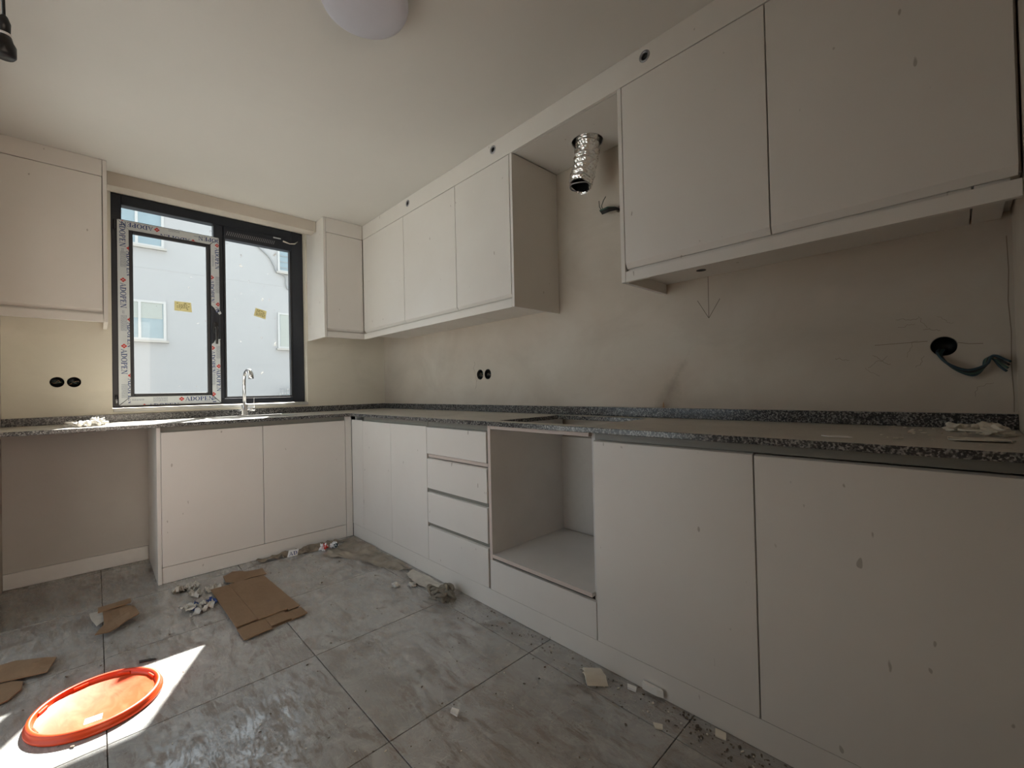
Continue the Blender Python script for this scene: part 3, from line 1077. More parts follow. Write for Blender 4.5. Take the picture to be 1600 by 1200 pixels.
c = thing('base_cabinet', (-0.3, (Y_E + YE) / 2, 0), 'large white two-door base cabinet right of the oven bay', 'cabinet', 'white base cabinets')
obj('body', shell(xf + T + G, YB, YE + 0.003, Y_E - G, ZP, ZB - 0.002, 'x'), 'carcass_white', c)
obj('door', front_x(Y_F + 0.002, Y_E - G, ZP + 0.002, DT + 0.002, xf, 'top', 0.004), 'cabinet_white', c)
obj('door', front_x(YE + 0.003, Y_F - 0.002, ZP + 0.002, DT, xf, 'top', 0.004), 'cabinet_white', c)
obj('grip_channel', MB().box(xf + 0.012, xf + 0.0185, YE + 0.003, Y_E - G, DT + 0.0035, ZB - 0.002), 'shaded_channel', c)
tag(obj('plinth_board', MB().box(xf + 0.003, xf + 0.019, YE + 0.003, -P + 0.0, 0.001, ZP - 0.001, 0.0008), 'cabinet_white'), 'long dusty white plinth board under the drawers and doors', 'plinth')

# wall cabinets
DBZ = 1.523
RZ = 1.511
c = thing('wall_cabinet', (-2.07, -0.18, ZU), 'white wall cabinet left of the window above the socket holes', 'cabinet', 'white wall cabinets')
XR = -1.860
obj('side_panel', MB().box(XR - T, XR, -U, -0.001, ZU, HC - 0.001, 0.0008), 'cabinet_white', c)
obj('body', shell(XL + 0.002, XR - T - G, -U + T + G, -0.001, RZ, 2.285, 'y', top=True), 'carcass_white', c)
obj('door', front_y(XL + 0.006, XR - T - 0.004, DBZ, 2.283, -U, 'bottom'), 'cabinet_white', c)
obj('valance', MB().box(XL + 0.002, XR - T - G, -U, -U + T, 2.2865, HC - 0.001, 0.0008), 'cabinet_white', c)
obj('bottom_rail', MB().box(XL + 0.002, XR - T - G, -U, -U + T, ZU, RZ, 0.0008), 'cabinet_white', c)

c = thing('wall_cabinet', (-0.51, -0.18, ZU), 'narrow white wall cabinet right of the window in the corner', 'cabinet', 'white wall cabinets')
XS = -0.669
obj('side_panel', MB().box(XS, XS + T, -U, -0.001, ZU, HC - 0.001, 0.0008), 'cabinet_white', c)
obj('body', shell(XS + T + G, -U + 0.02, -U + T + G, -0.001, RZ, ZV, 'y', top=True), 'carcass_white', c)
obj('door', front_y(XS + T + 0.003, -U - 0.003, DBZ, ZV - 0.003, -U, 'bottom'), 'cabinet_white', c)
obj('valance', MB().box(XS + T + G, -U - 0.001, -U, -U + T, ZV, HC - 0.001, 0.0008), 'cabinet_white', c)
obj('bottom_rail', MB().box(XS + T + G, -U - 0.001, -U, -U + T, ZU, RZ, 0.0008), 'cabinet_white', c)

Y1, Y2, Y3 = -2.0876, -2.7149, -3.2595
c = thing('wall_cabinet', (-0.18, (-U + Y1) / 2, ZU), 'white three-door wall cabinet between the corner and the hood bay', 'cabinet', 'white wall cabinets')
obj('body', shell(-U + T + G, -0.001, Y1 + T + G, -U - 0.002, RZ, ZV - 0.001, 'x', top=True), 'carcass_white', c)
obj('side_panel', MB().box(-U, -0.001, Y1, Y1 + T, ZU, ZV - 0.001, 0.0008), 'cabinet_white', c)
for a, bb in ((-0.995, -U - 0.005), (-1.5975, -0.995), (Y1 + T + 0.002, -1.5975)):
    obj('door', front_x(a + 0.0018, bb - 0.0018, DBZ, ZV - 0.003, -U, 'bottom'), 'cabinet_white', c)
obj('bottom_rail', MB().box(-U, -U + T, Y1 + T + G, -U - 0.002, ZU, RZ, 0.0008), 'cabinet_white', c)
for a, bb in ((-0.995, -U - 0.03), (-1.5975, -0.999), (Y1 + T + 0.003, -1.6015)):
    obj('bottom_panel', MB().box(-U + T + G, -0.002, a, bb, RZ - 0.016, RZ - 0.001, 0.0008), 'cabinet_white', c)

c = thing('wall_cabinet', (-0.18, (Y2 + YE) / 2, ZU), 'large white two-door wall cabinet right of the duct', 'cabinet', 'white wall cabinets')
obj('body', shell(-U + T + G, -0.001, YE + 0.003, Y2 - T - G, RZ + 0.02, ZV - 0.001, 'x', top=True), 'carcass_white', c)
obj('side_panel', MB().box(-U, -0.001, Y2 - T, Y2, ZU, ZV - 0.001, 0.0008), 'cabinet_white', c)
for a, bb in ((Y3, Y2 - T - 0.001), (YE + 0.006, Y3)):
    obj('door', front_x(a + 0.002, bb - 0.002, DBZ, ZV - 0.003, -U, 'bottom', 0.022), 'cabinet_white', c)
obj('bottom_rail', MB().box(-U, -U + T, YE + 0.003, Y2 - T - G, ZU, RZ, 0.0008), 'cabinet_white', c)
bp = obj('bottom_panel', MB().box(-U + T + G, -0.002, -3.70, Y2 - T - G, RZ + 0.002, RZ + 0.018, 0.0008), 'cabinet_white', c)
obj('bottom_panel', MB().box(-U + T + G, -0.002, YE + 0.02, -3.704, RZ + 0.002, RZ + 0.018, 0.0008), 'cabinet_white', c)
obj('hole_shade_disc', MB().lathe([(0.019, -0.0008), (0.019, -0.0002)], (-0.13, -2.945, RZ + 0.002), 'z', 20), 'near_black', bp)  # solid dark disc standing in for the shade inside a hole

# valance board with three recessed spots
va = obj('valance_board', MB().box(-U, -U + T, YE + 0.003, -U - 0.0015, ZV + 0.001, HC - 0.001, 0.0008), 'cabinet_white')
tag(va, 'long white valance board above the wall cabinets holding three spotlights', 'valance')
SPOTS = ((-1.062, 2.337, 'small recessed spotlight ring in the valance, nearest the window corner'), (-1.946, 2.340, 'small recessed spotlight ring above the end of the three-door cabinet'),
         (-2.842, 2.335, 'small recessed spotlight ring above the large right cabinet'))
cut(va, [MB().lathe([(0.019, -0.03), (0.019, 0.03)], (-U + 0.005, y, z), 'x', 24) for y, z, _ in SPOTS])
for y, z, lb in SPOTS:
    s_ = thing('recessed_spotlight', (-U, y, z - 0.02), lb, 'spotlight', 'spotlights in the valance')
    obj('ring', MB().lathe([(0.0135, 0.004), (0.0135, -0.002), (0.0165, -0.0035), (0.0225, -0.0018), (0.0225, -0.0002)], (-U, y, z), 'x', 28, caps=False), 'spot_ring_metal', s_, True)
    obj('housing', MB().lathe([(0.0, 0.014), (0.013, 0.013), (0.0134, 0.0045)], (-U, y, z), 'x', 24, caps=False), 'black_plastic', s_)

# hood bay: top panel with a round hole, foil duct, cable stub
HX, HY, HR = -0.14, -2.407, 0.078
hp = obj('hood_bay_panel', MB().box(-U + T + G, -0.001, Y2 + 0.001, Y1 - 0.001, ZV + 0.001, ZV + T, 0.0006), 'cabinet_white')
tag(hp, 'white top panel of the open hood bay with a round duct hole', 'panel')
cut(hp, [MB().lathe([(HR, -0.05), (HR, 0.05)], (HX, HY, ZV), 'z', 36)])
du = thing('flexible_duct', (-0.19, -2.40, 2.02), 'crinkled foil extractor duct dangling from the hood bay hole', 'duct')
pts, rad = [], []
A, B_ = Vector((HX + 0.005, HY - 0.002, 2.36)), Vector((-0.198, -2.398, 2.03))
n = 64
for k in range(n + 1):
    t = k / n
    p = A.lerp(B_, t)
    p.x += 0.02 * math.sin(t * pi)
    pts.append(p)
    rad.append((0.054 + 0.0085 * math.sin(k * 2 * pi / 6.4) + 0.0018 * math.sin(k * 1.7)) * (1 - 0.06 * t))
m = MB().tube(pts, rad, 40, False)
for v in m.bm.verts:
    nn = noise.noise_vector(v.co * 48) * 0.0055
    v.co += nn
obj('foil_tube', m, 'crinkled_foil', du, True)
mouth = [B_ + Vector((math.cos(t) * 0.049, math.sin(t) * 0.049, 0.002 * math.sin(3 * t))) for t in [2 * pi * k / 24 for k in range(25)]]
obj('spring_wire', MB().tube(mouth, 0.0028, 6), 'spot_ring_metal', du)
m = MB().tube(pts[46:64], 0.043, 24, False)
obj('inner_lining', m, 'black_plastic', du)

cs_ = thing('cable_stub', (-0.03, -2.49, 1.93), 'dark cable ends poking from the wall under the duct', 'cable')
for k, (dy, dz, ln, mt) in enumerate(((0, 0, 0.07, 'cable_black'), (0.006, 0.004, 0.075, 'cable_green'), (-0.005, -0.004, 0.065, 'cable_black'))):
    obj('cable', MB().tube([(0.02, -2.49 + dy, 1.945 + dz), (-0.02, -2.485 + dy, 1.945 + dz), (-0.045, -2.46 + dy, 1.942 + dz * 2), (-0.055, -2.42 + dy, 1.935 + dz * 2)], 0.0065, 8), mt, cs_)
obj('bare_wire', MB().tube([(-0.052, -2.43, 1.94), (-0.056, -2.425, 1.965), (-0.054, -2.435, 1.99), (-0.05, -2.447, 2.008)], 0.0022, 6), 'cable_black', cs_)
obj('bare_wire', MB().tube([(-0.052, -2.425, 1.94), (-0.056, -2.412, 1.965), (-0.056, -2.41, 1.995)], 0.002, 6), 'cable_black', cs_)


# ------------------------------------------------------------------ wall boxes and cables
def socket(axis, c, r, label):
    s_ = thing('socket_box', c, label, 'socket box', 'empty flush socket boxes')
    ax = axis
    prof = [(r * 0.95, 0.002), (r * 0.95, 0.042), (0.0, 0.043)]
    obj('box', MB().lathe(prof, c, ax, 24, caps=False), 'black_plastic', s_)
    rr = random.Random(int(abs(c[0] * 1000) + abs(c[1] * 1000)))
    for k in range(3):
        pts = []
        for t in range(6):
            a = (t / 5 - 0.5) * 1.5 * r
            b_ = (0.25 * math.sin(t * 1.3 + k * 2) + rr.uniform(-0.25, 0.25)) * r
            dp = 0.02 - 0.012 * math.sin(t / 5 * pi)
            p = (c[0] + a, c[1] + dp, c[2] + b_) if ax == 'y' else (c[0] + dp, c[1] + a, c[2] + b_)
            pts.append(p)
        obj('wire', MB().tube(pts, 0.0016, 6), ('cable_green', 'cable_blue', 'copper_wire')[k], s_)
    return s_


socket('y', (SOCK_B[0][0], 0, 1.143), 0.031, 'open round socket box left of the window, the left one of the pair')
socket('y', (SOCK_B[1][0], 0, 1.143), 0.031, 'open round socket box left of the window, the one nearer the window')
socket('x', (0, SOCK_R[0][0], 1.149), 0.036, 'open round socket box below the three-door cabinet, the one nearer the corner')
socket('x', (0, SOCK_R[1][0], 1.149), 0.036, 'open round socket box below the three-door cabinet, the one nearer the duct')

cb = thing('cable_loop', (-0.02, -3.7, 1.05), 'bundle of bluish cables looping out of the round wall hole', 'cable')
obj('hole_box', MB().lathe([(0.0295, 0.004), (0.0295, 0.062), (0.0, 0.063)], (0, HOLE[0], HOLE[1]), 'x', 28, caps=False), 'black_plastic', cb)


def smooth_path(pts, n=6):
    pts = [Vector(p) for p in pts]
    out = []
    for i in range(len(pts) - 1):
        p0, p1, p2, p3 = pts[max(i - 1, 0)], pts[i], pts[i + 1], pts[min(i + 2, len(pts) - 1)]
        for k in range(n):
            t = k / n
            out.append(0.5 * ((2 * p1) + (p2 - p0) * t + (2 * p0 - 5 * p1 + 4 * p2 - p3) * t * t + (3 * p1 - p0 - 3 * p2 + p3) * t ** 3))
    out.append(pts[-1])
    return out


for k in range(4):
    o_ = (k - 1.5)
    pth = [(0.04, HOLE[0] + 0.006 + o_ * 0.004, 1.14), (-0.004 - k * 0.002, HOLE[0] + 0.010 + o_ * 0.003, 1.122 + o_ * 0.003), (-0.022 - k * 0.004, -3.650 + o_ * 0.004, 1.086 + o_ * 0.005), (-0.028 - k * 0.004, -3.69 + o_ * 0.003, 1.063 + o_ * 0.0055),
           (-0.025 - k * 0.004, -3.72 - o_ * 0.003, 1.079 + o_ * 0.005), (-0.018 - k * 0.003, -3.728 - o_ * 0.004, 1.104 + o_ * 0.003), (-0.018 - k * 0.004, -3.741 - o_ * 0.003, 1.107 + o_ * 0.002),
           (-0.026 - k * 0.006, -3.754 - o_ * 0.003, 1.09 + o_ * 0.006), (-0.034 - k * 0.008, -3.766 - o_ * 0.002, 1.078 + o_ * 0.009)]
    obj('cable', MB().tube(smooth_path(pth), 0.0034, 8), ('cable_blue', 'cable_green', 'cable_black', 'cable_blue')[k], cb)
obj('bare_wire', MB().tube(smooth_path([(-0.026, -3.74, 1.104), (-0.036, -3.755, 1.1), (-0.044, -3.764, 1.096)]), 0.0015, 6), 'copper_wire', cb)

# marks on the right wall: pencil arrow and hairline cracks in the plaster
def mark(name, pts, wd, mt, parent):
    b = MB()
    for p, q_ in zip(pts, pts[1:]):
        d_ = Vector((q_[0] - p[0], q_[1] - p[1]))
        nn = Vector((-d_.y, d_.x)).normalized() * wd / 2
        b.prism([(p[0] + nn.x, p[1] + nn.y), (p[0] - nn.x, p[1] - nn.y), (q_[0] - nn.x, q_[1] - nn.y), (q_[0] + nn.x, q_[1] + nn.y)], 0, -0.0006, -0.0001)
    return obj(name, b, mt, parent)


mark('pencil_arrow', [(-2.921, 1.52), (-2.92, 1.335)], 0.0022, 'pencil', wr)
mark('pencil_arrow', [(-2.873, 1.416), (-2.92, 1.333), (-2.968, 1.41)], 0.0022, 'pencil', wr)
mark('plaster_crack', [(-3.47, 1.166), (-3.53, 1.167), (-3.60, 1.168)], 0.002, 'crack_line', wr)
mark('plaster_crack', [(-3.667, 1.158), (-3.69, 1.152), (-3.72, 1.15)], 0.002, 'crack_line', wr)
rc = random.Random(3)
for (y, z, ln, ang) in ((-3.60, 1.21, 0.05, 2.2), (-3.58, 1.245, 0.06, 2.9), (-3.63, 1.20, 0.045, 3.0), (-3.55, 1.12, 0.07, 0.9), (-3.51, 1.1, 0.06, 2.5), (-3.45, 1.09, 0.07, 0.1), (-3.40, 1.12, 0.05, 2.9),
                        (-3.53, 1.22, 0.05, 0.3), (-3.70, 0.99, 0.07, 0.8), (-3.57, 1.085, 0.05, 1.0), (-3.48, 1.06, 0.05, 2.3), (-3.66, 1.22, 0.05, 2.6), (-1.33, 1.1, 0.16, 1.75), (-1.31, 1.05, 0.14, 1.4)):
    pts = [(y, z)]
    a_ = ang
    for k in range(9):
        a_ = ang + rc.uniform(-0.9, 0.9)
        pts.append((pts[-1][0] - math.cos(a_) * ln / 9, pts[-1][1] + math.sin(a_) * ln / 9))
    mark('plaster_crack', pts, rc.uniform(0.0007, 0.0013), 'crack_line', wr)
mark('plaster_crack', [(-3.773, 1.46), (-3.775, 1.36), (-3.772, 1.27), (-3.776, 1.18), (-3.774, 1.08), (-3.777, 0.99), (-3.776, 0.945)], 0.0022, 'crack_line', wr)
tag(obj('wood_splinter', MB().prism([(-2.705, 0.942), (-2.712, 0.942), (-2.7095, 0.968), (-2.706, 0.96)], 0, -0.016, -0.011), 'copper_wire'), 'small brown splinter standing on the granite upstand', 'splinter')

# ------------------------------------------------------------------ ceiling lamp and hanging lamp holder
LX, LY = -1.262, -2.325
lp = thing('ceiling_lamp', (LX, LY, HC), 'round opal ceiling lamp, switched off', 'lamp')
obj('base', MB().lathe([(0.128, 0.0), (0.132, -0.008), (0.132, -0.03)], (LX, LY, HC - 0.0005), 'z', 48), 'lamp_base_white', lp, True)
obj('shade', MB().lathe([(0.136, -0.02), (0.141, -0.026), (0.141, -0.04), (0.134, -0.056), (0.115, -0.068), (0.08, -0.077), (0.04, -0.081), (0.0, -0.082)], (LX, LY, HC), 'z', 64), 'lamp_opal', lp, True)

hx, hy, hz = -2.071, -2.06, 1.885
lh = thing('lamp_holder', (hx, hy, hz), 'black bulb holder hanging on a cable at the upper left', 'lamp holder')
obj('holder', MB().lathe([(0.0, 0.0), (0.017, 0.0), (0.021, 0.006), (0.021, 0.03), (0.016, 0.04), (0.013, 0.052)], (hx, hy, hz), 'z', 24), 'black_plastic', lh, True)
obj('collar', MB().lathe([(0.0135, 0.052), (0.0135, 0.058), (0.011, 0.058)], (hx, hy, hz), 'z', 24), 'white_label', lh)
obj('neck', MB().lathe([(0.011, 0.058), (0.012, 0.085), (0.007, 0.1), (0.003, 0.105)], (hx, hy, hz), 'z', 24), 'black_plastic', lh, True)
obj('cord', MB().tube([(hx, hy, hz + 0.1), (hx - 0.004, hy + 0.002, hz + 0.3), (hx - 0.008, hy, HC - 0.001)], 0.0033, 8), 'black_plastic', lh)

# ------------------------------------------------------------------ bucket lid
lx, ly = -1.917, -1.612
ld = thing('bucket_lid', (lx, ly, 0), 'orange plastic bucket lid lying in the patch of sun', 'lid')
prof = [(0.0, 0.004), (0.158, 0.004), (0.163, 0.001), (0.170, 0.001), (0.172, 0.004), (0.172, 0.011), (0.167, 0.013), (0.167, 0.022), (0.1645, 0.027), (0.158, 0.029), (0.154, 0.027), (0.1525, 0.022), (0.15, 0.013), (0.146, 0.0115), (0.0, 0.0115)]
lid = obj('disc', MB().lathe(prof, (lx, ly, 0), 'z', 72), 'orange_plastic', ld, True)
for k in range(8):
    t = k * 2 * pi / 8 + 0.3
    b = MB().box(-0.02, 0.02, -0.003, 0.003, 0.0125, 0.0225, 0.0015)
    b.bm.transform(Matrix.Translation((lx, ly, 0)) @ Matrix.Rotation(t, 4, 'Z') @ Matrix.Translation((0, 0.1488, 0)))
    obj('clip_rib', b, 'orange_plastic', ld)
b = MB().box(-0.021, 0.021, -0.016, 0.016, 0.0117, 0.0122)
b.bm.transform(Matrix.Translation((-1.929, -1.705, 0)) @ Matrix.Rotation(-0.1, 4, 'Z'))
lbv = obj('label_sticker', b, 'white_label', ld)
b = MB()
for k, (a0, a1, c0) in enumerate(((-0.016, -0.006, 0.006), (-0.015, -0.004, 0.0), (-0.016, -0.008, -0.006), (0.004, 0.015, 0.004), (0.006, 0.016, -0.003))):
    b.box(a0, a1, c0, c0 + 0.0022, 0.01225, 0.0124)
b.bm.transform(Matrix.Translation((-1.929, -1.705, 0)) @ Matrix.Rotation(-0.1, 4, 'Z'))
obj('sticker_print', b, 'film_grey_ink', lbv)


# ------------------------------------------------------------------ cardboard
def sheet(outline, z, th, amp=0.0, seed=0, tilt=(0, 0), cuts=3):
    """thin board with the given outline (x, y); gently warped; lies at height z"""
    bm = bmesh.new()
    f = bm.faces.new([bm.verts.new((x, y, 0)) for x, y in outline])
    bmesh.ops.triangulate(bm, faces=[f])
    bmesh.ops.subdivide_edges(bm, edges=list(bm.edges), cuts=cuts, use_grid_fill=True)
    r_ = bmesh.ops.extrude_face_region(bm, geom=list(bm.faces))
    bmesh.ops.translate(bm, verts=[v for v in r_['geom'] if isinstance(v, bmesh.types.BMVert)], vec=(0, 0, th))
    bmesh.ops.recalc_face_normals(bm, faces=bm.faces)
    cx = sum(p[0] for p in outline) / len(outline)
    cy = sum(p[1] for p in outline) / len(outline)
    for v in bm.verts:
        v.co.z += z + amp * (0.5 + 0.5 * noise.noise(Vector((v.co.x * 9, v.co.y * 9, seed)))) + abs((v.co.x - cx) * tilt[0]) + abs((v.co.y - cy) * tilt[1])
    mb = MB()
    mb.bm.free()
    mb.bm = bm
    return mb


cbx = thing('cardboard_box_flat', (-1.345, -1.2, 0), 'flattened brown cardboard box lying in the middle of the floor', 'cardboard')
def quad(u0, u1, v0, v1):
    """bilinear in the box's four floor corners; u across, v towards the camera"""
    A, B, C, D_ = (-1.484, -0.883), (-1.234, -0.89), (-1.203, -1.516), (-1.472, -1.545)
    def q_(u, v):
        return tuple((A[i] * (1 - u) + B[i] * u) * (1 - v) + (D_[i] * (1 - u) + C[i] * u) * v for i in (0, 1))
    return [q_(u0, v0), q_(u1, v0), q_(u1, v1), q_(u0, v1)]
obj('panel', sheet(quad(0.0, 0.33, 0.0, 0.80), 0.010, 0.004, 0.004, 1), 'cardboard', cbx)
obj('panel', sheet(quad(0.332, 0.80, 0.0, 0.82), 0.012, 0.004, 0.004, 2), 'cardboard', cbx)
obj('panel', sheet(quad(0.802, 1.0, 0.0, 0.84), 0.010, 0.004, 0.004, 3), 'cardboard', cbx)
obj('flap', sheet(quad(0.0, 0.42, 0.815, 1.0), 0.005, 0.004, 0.004, 4), 'cardboard', cbx)
obj('flap', sheet(quad(0.422, 0.74, 0.822, 0.97), 0.008, 0.004, 0.003, 5), 'cardboard', cbx)
obj('flap', sheet(quad(0.742, 1.0, 0.855, 0.985), 0.006, 0.004, 0.004, 6), 'cardboard', cbx)
obj('under_layer', sheet(quad(0.02, 0.98, 0.02, 0.97), 0.001, 0.003, 0.0, 7), 'cardboard', cbx)
tag(obj('cardboard_scrap', sheet([(-1.40, -0.73), (-1.345, -0.69), (-1.29, -0.735), (-1.21, -0.77), (-1.215, -0.87), (-1.29, -0.865), (-1.36, -0.885), (-1.405, -0.82)], 0.004, 0.004, 0.012, 11), 'cardboard'),
    'torn brown cardboard scrap at the far edge of the flattened box', 'cardboard')
cu = thing('cardboard_piece', (-1.86, -0.9, 0), 'small curled cardboard piece with torn tape in the left middle of the floor', 'cardboard')
obj('board', sheet([(-1.9, -0.76), (-1.83, -0.77), (-1.785, -0.84), (-1.775, -0.97), (-1.82, -1.0), (-1.88, -1.06), (-1.925, -1.07), (-1.895, -0.95)], 0.004, 0.004, 0.02, 13, (0.15, 0)), 'cardboard', cu)
obj('folded_edge', MB().prism([(-1.915, 0.022), (-1.80, 0.03), (-1.795, 0.036), (-1.915, 0.03)], 1, -0.80, -0.745), 'cardboard', cu)
obj('tape_scrap', sheet([(-1.945, -0.74), (-1.89, -0.76), (-1.895, -0.9), (-1.92, -0.94), (-1.935, -0.85)], 0.002, 0.001, 0.022, 14), 'torn_film', cu)
cl_ = thing('cardboard_piece', (-2.13, -1.2, 0), 'torn cardboard piece behind the orange lid at the left edge', 'cardboard')
obj('board', sheet([(-2.20, -1.06), (-2.15, -1.05), (-2.035, -1.14), (-2.055, -1.25), (-2.10, -1.235), (-2.14, -1.22), (-2.20, -1.20)], 0.006, 0.004, 0.014, 15), 'cardboard', cl_)
obj('torn_flap', sheet([(-2.2, -1.203), (-2.14, -1.223), (-2.115, -1.25), (-2.115, -1.31), (-2.14, -1.36), (-2.2, -1.38)], 0.002, 0.004, 0.008, 16), 'cardboard', cl_)


# ------------------------------------------------------------------ crumpled things
def crumple(c, size, seed, amp=0.35, freq=3.0, sub=4):
    bm = bmesh.new()
    bmesh.ops.create_icosphere(bm, subdivisions=sub, radius=1.0)
    off = Vector((seed * 3.7, seed * 1.3, seed * 2.1))
    for v in bm.verts:
        p = v.co.copy()
        d = noise.turbulence(p * freq * 0.5 + off, 4, True) - 0.5
        p *= 1 + amp * d * 2
        q_ = Vector((p.x * size[0], p.y * size[1], p.z * size[2]))
        q_ += Vector(c)
        q_.z = max(q_.z, 0.001 + (c[2] if c[2] > 0.5 else 0) * 0) if c[2] < 0.5 else max(q_.z, ZT + 0.001)
        v.co = q_
    mb = MB()
    mb.bm.free()
    mb.bm = bm
    return mb


rg = thing('dirty_rag', (-0.66, -1.83, 0), 'bunched dirty grey rag against the plinth under the drawers', 'rag')
obj('bundle', crumple((-0.66, -1.83, 0.012), (0.05, 0.08, 0.03), 2, 0.3, 3.6, 4), 'grey_rag', rg, True)
rf = random.Random(12)
for k in range(15):
    cx_, cy_ = -0.66 + rf.uniform(-0.035, 0.035), -1.83 + rf.uniform(-0.06, 0.06)
    a_, rr_ = rf.uniform(0, 6.28), rf.uniform(0.014, 0.026)
    arc = [(cx_ + math.cos(a_ + t * 0.9) * rr_, cy_ + math.sin(a_ + t * 0.9) * rr_ * 1.4, max(0.009, 0.02 + 0.024 * math.sin(t * 0.75) + rf.uniform(-0.006, 0.006))) for t in range(5)]
    sp_ = smooth_path(arc, 4)
    obj('fold', MB().tube(sp_, [0.004 + 0.0055 * math.sin(pi * q0 / (len(sp_) - 1)) for q0 in range(len(sp_))], 8), 'grey_rag', rg)
gl = thing('cotton_gloves', (-1.955, -0.41, ZT), 'crumpled white cotton work gloves on the worktop left of the window', 'gloves')
obj('glove', crumple((-1.985, -0.43, ZT + 0.008), (0.045, 0.07, 0.022), 5, 0.7, 3.5), 'white_cotton', gl, True)
obj('glove', crumple((-1.915, -0.39, ZT + 0.014), (0.035, 0.05, 0.026), 8, 0.8, 4.0), 'white_cotton', gl, True)
for k, (a, bb) in enumerate((((-1.93, -0.45), (-1.90, -0.50)), ((-1.95, -0.46), (-1.94, -0.52)), ((-1.97, -0.48), (-1.975, -0.53)))):
    obj('finger', MB().tube(smooth_path([(a[0], a[1], ZT + 0.022), ((a[0] + bb[0]) / 2, (a[1] + bb[1]) / 2, ZT + 0.026), (bb[0], bb[1], ZT + 0.012)]), 0.009, 10), 'white_cotton', gl)

def wrinkled(outline, z, amp, freq, seed, cuts=5):
    bm = bmesh.new()
    f = bm.faces.new([bm.verts.new((x, y, 0)) for x, y in outline])
    bmesh.ops.triangulate(bm, faces=[f])
    bmesh.ops.subdivide_edges(bm, edges=list(bm.edges), cuts=cuts, use_grid_fill=True)
    bmesh.ops.triangulate(bm, faces=list(bm.faces))
    bmesh.ops.subdivide_edges(bm, edges=list(bm.edges), cuts=1, use_grid_fill=True)
    for v in bm.verts:
        t = noise.ridged_multi_fractal(Vector((v.co.x * freq, v.co.y * freq * 0.55, seed)), 1.0, 2.0, 4, 0.9, 2.0)
        v.co.z = z + amp * max(0.0, t - 0.6)
    mb = MB()
    mb.bm.free()
    mb.bm = bm
    return mb


tag(obj('plastic_sheet', wrinkled([(-0.69, -0.60), (-0.585, -0.60), (-0.58, -1.0), (-0.585, -1.42), (-0.64, -1.40), (-0.70, -1.26), (-0.77, -1.0), (-0.89, -0.80), (-0.80, -0.74), (-0.69, -0.70)], 0.002, 0.02, 8, 1.0), 'dusty_plastic_sheet', smooth=True),
    'thin dusty plastic sheet bunched on the floor in the inner corner', 'plastic sheet')
tag(obj('plastic_sheet', wrinkled([(-0.585, -1.425), (-0.58, -1.72), (-0.61, -1.735), (-0.67, -1.70), (-0.68, -1.58), (-0.65, -1.45)], 0.002, 0.012, 13, 4.0, 4), 'torn_film', smooth=True),
    'grey crinkled sheet strip along the plinth next to the dirty rag', 'plastic sheet')
sw = thing('film_strip_scrap', (-1.05, -0.63, 0), 'strip of brown torn wrapping along the plinth with printed letters', 'wrapping')
obj('strip', wrinkled([(-1.215, -0.60), (-1.01, -0.585), (-0.86, -0.585), (-0.70, -0.60), (-0.72, -0.68), (-0.88, -0.69), (-1.02, -0.66), (-1.2, -0.645)], 0.003, 0.026, 14, 2.0, 4), 'torn_film_brown', sw, True)
pc = obj('printed_corner', MB().prism([(-1.045, 0.003), (-0.985, 0.003), (-0.975, 0.04), (-1.035, 0.046)], 1, -0.672, -0.67), 'white_label', sw)
b = MB()
for ch, x in (('A', -1.034), ('D', -1.008)):
    for p in GLYPH[ch][1]:
        b.poly([(x + px * 0.025, -0.6728, 0.01 + py * 0.024) for px, py in p])
obj('printed_letters', b, 'film_blue_ink', pc)
for (x, y, s_, mt, lb) in ((-0.83, -0.70, 0.022, 'film_red_ink', 'red and white wrapper shred lying on the wrinkled sheet by the corner'), (-0.765, -0.715, 0.024, 'cable_blue', 'dark blue wrapper shred lying on the wrinkled sheet by the corner')):
    t_ = thing('wrapper_shred', (x, y, 0), lb, 'wrapper')
    obj('shred', crumple((x, y, 0.018), (s_, s_ * 1.2, 0.02), x * 10, 0.8, 4, 3), 'white_label', t_)
    obj('printed_side', crumple((x + 0.006, y - 0.012, 0.02), (s_ * 0.65, s_ * 0.7, 0.016), y * 13, 0.8, 4, 3), mt, t_)
for k, (x, y, sx_, sy_, nm, lb) in enumerate(((-1.545, -0.80, 0.05, 0.07, 'white', 'crumpled torn film scrap by the plinth, far left corner of the flattened box'), (-1.54, -1.05, 0.05, 0.05, 'blue', 'blue and white torn film shreds left of the flattened box'))):
    t_ = thing('film_scrap', (x, y, 0), lb, 'film scrap')
    rr = random.Random(40 + k)
    for j in range(6):
        px, py = x + rr.uniform(-1, 1) * sx_, y + rr.uniform(-1, 1) * sy_
        if k == 0:
            px += 0.07 * (j / 5) - 0.03
        a0 = rr.uniform(0, 6)
        w0, l0 = rr.uniform(0.012, 0.022), rr.uniform(0.03, 0.055)
        ol = [(px + math.cos(a0 + t) * (l0 if i_ % 2 else l0 * 0.6) * abs(math.cos(t)) + math.cos(a0 + t) * w0 * abs(math.sin(t)), py + math.sin(a0 + t) * (l0 if i_ % 2 else l0 * 0.6) * abs(math.cos(t)) + math.sin(a0 + t) * w0) for i_, t in enumerate([2 * pi * q0 / 7 for q0 in range(7)])]
        obj('shred', wrinkled(ol, 0.003, 0.03, 30, 50 + j + k * 9, 3),
            ('torn_film', 'torn_film', 'film_blue_ink' if k else 'torn_film_brown', 'torn_film', 'torn_film', 'film_blue_ink' if k else 'torn_film')[j], t_, True)

# chips and shards
def shard(name, pts, z, th, mt, label, cat, group=None, curl=0.0):
    m = sheet(pts, z, th, 0.002, 3, cuts=2)
    if curl:
        cx = sum(p[0] for p in pts) / len(pts)
        for v in m.bm.verts:
            v.co.z += curl - abs(v.co.x - cx) * curl * 14
            v.co.z = max(v.co.z, 0.001)
    return tag(obj(name, m, mt), label, cat, group)


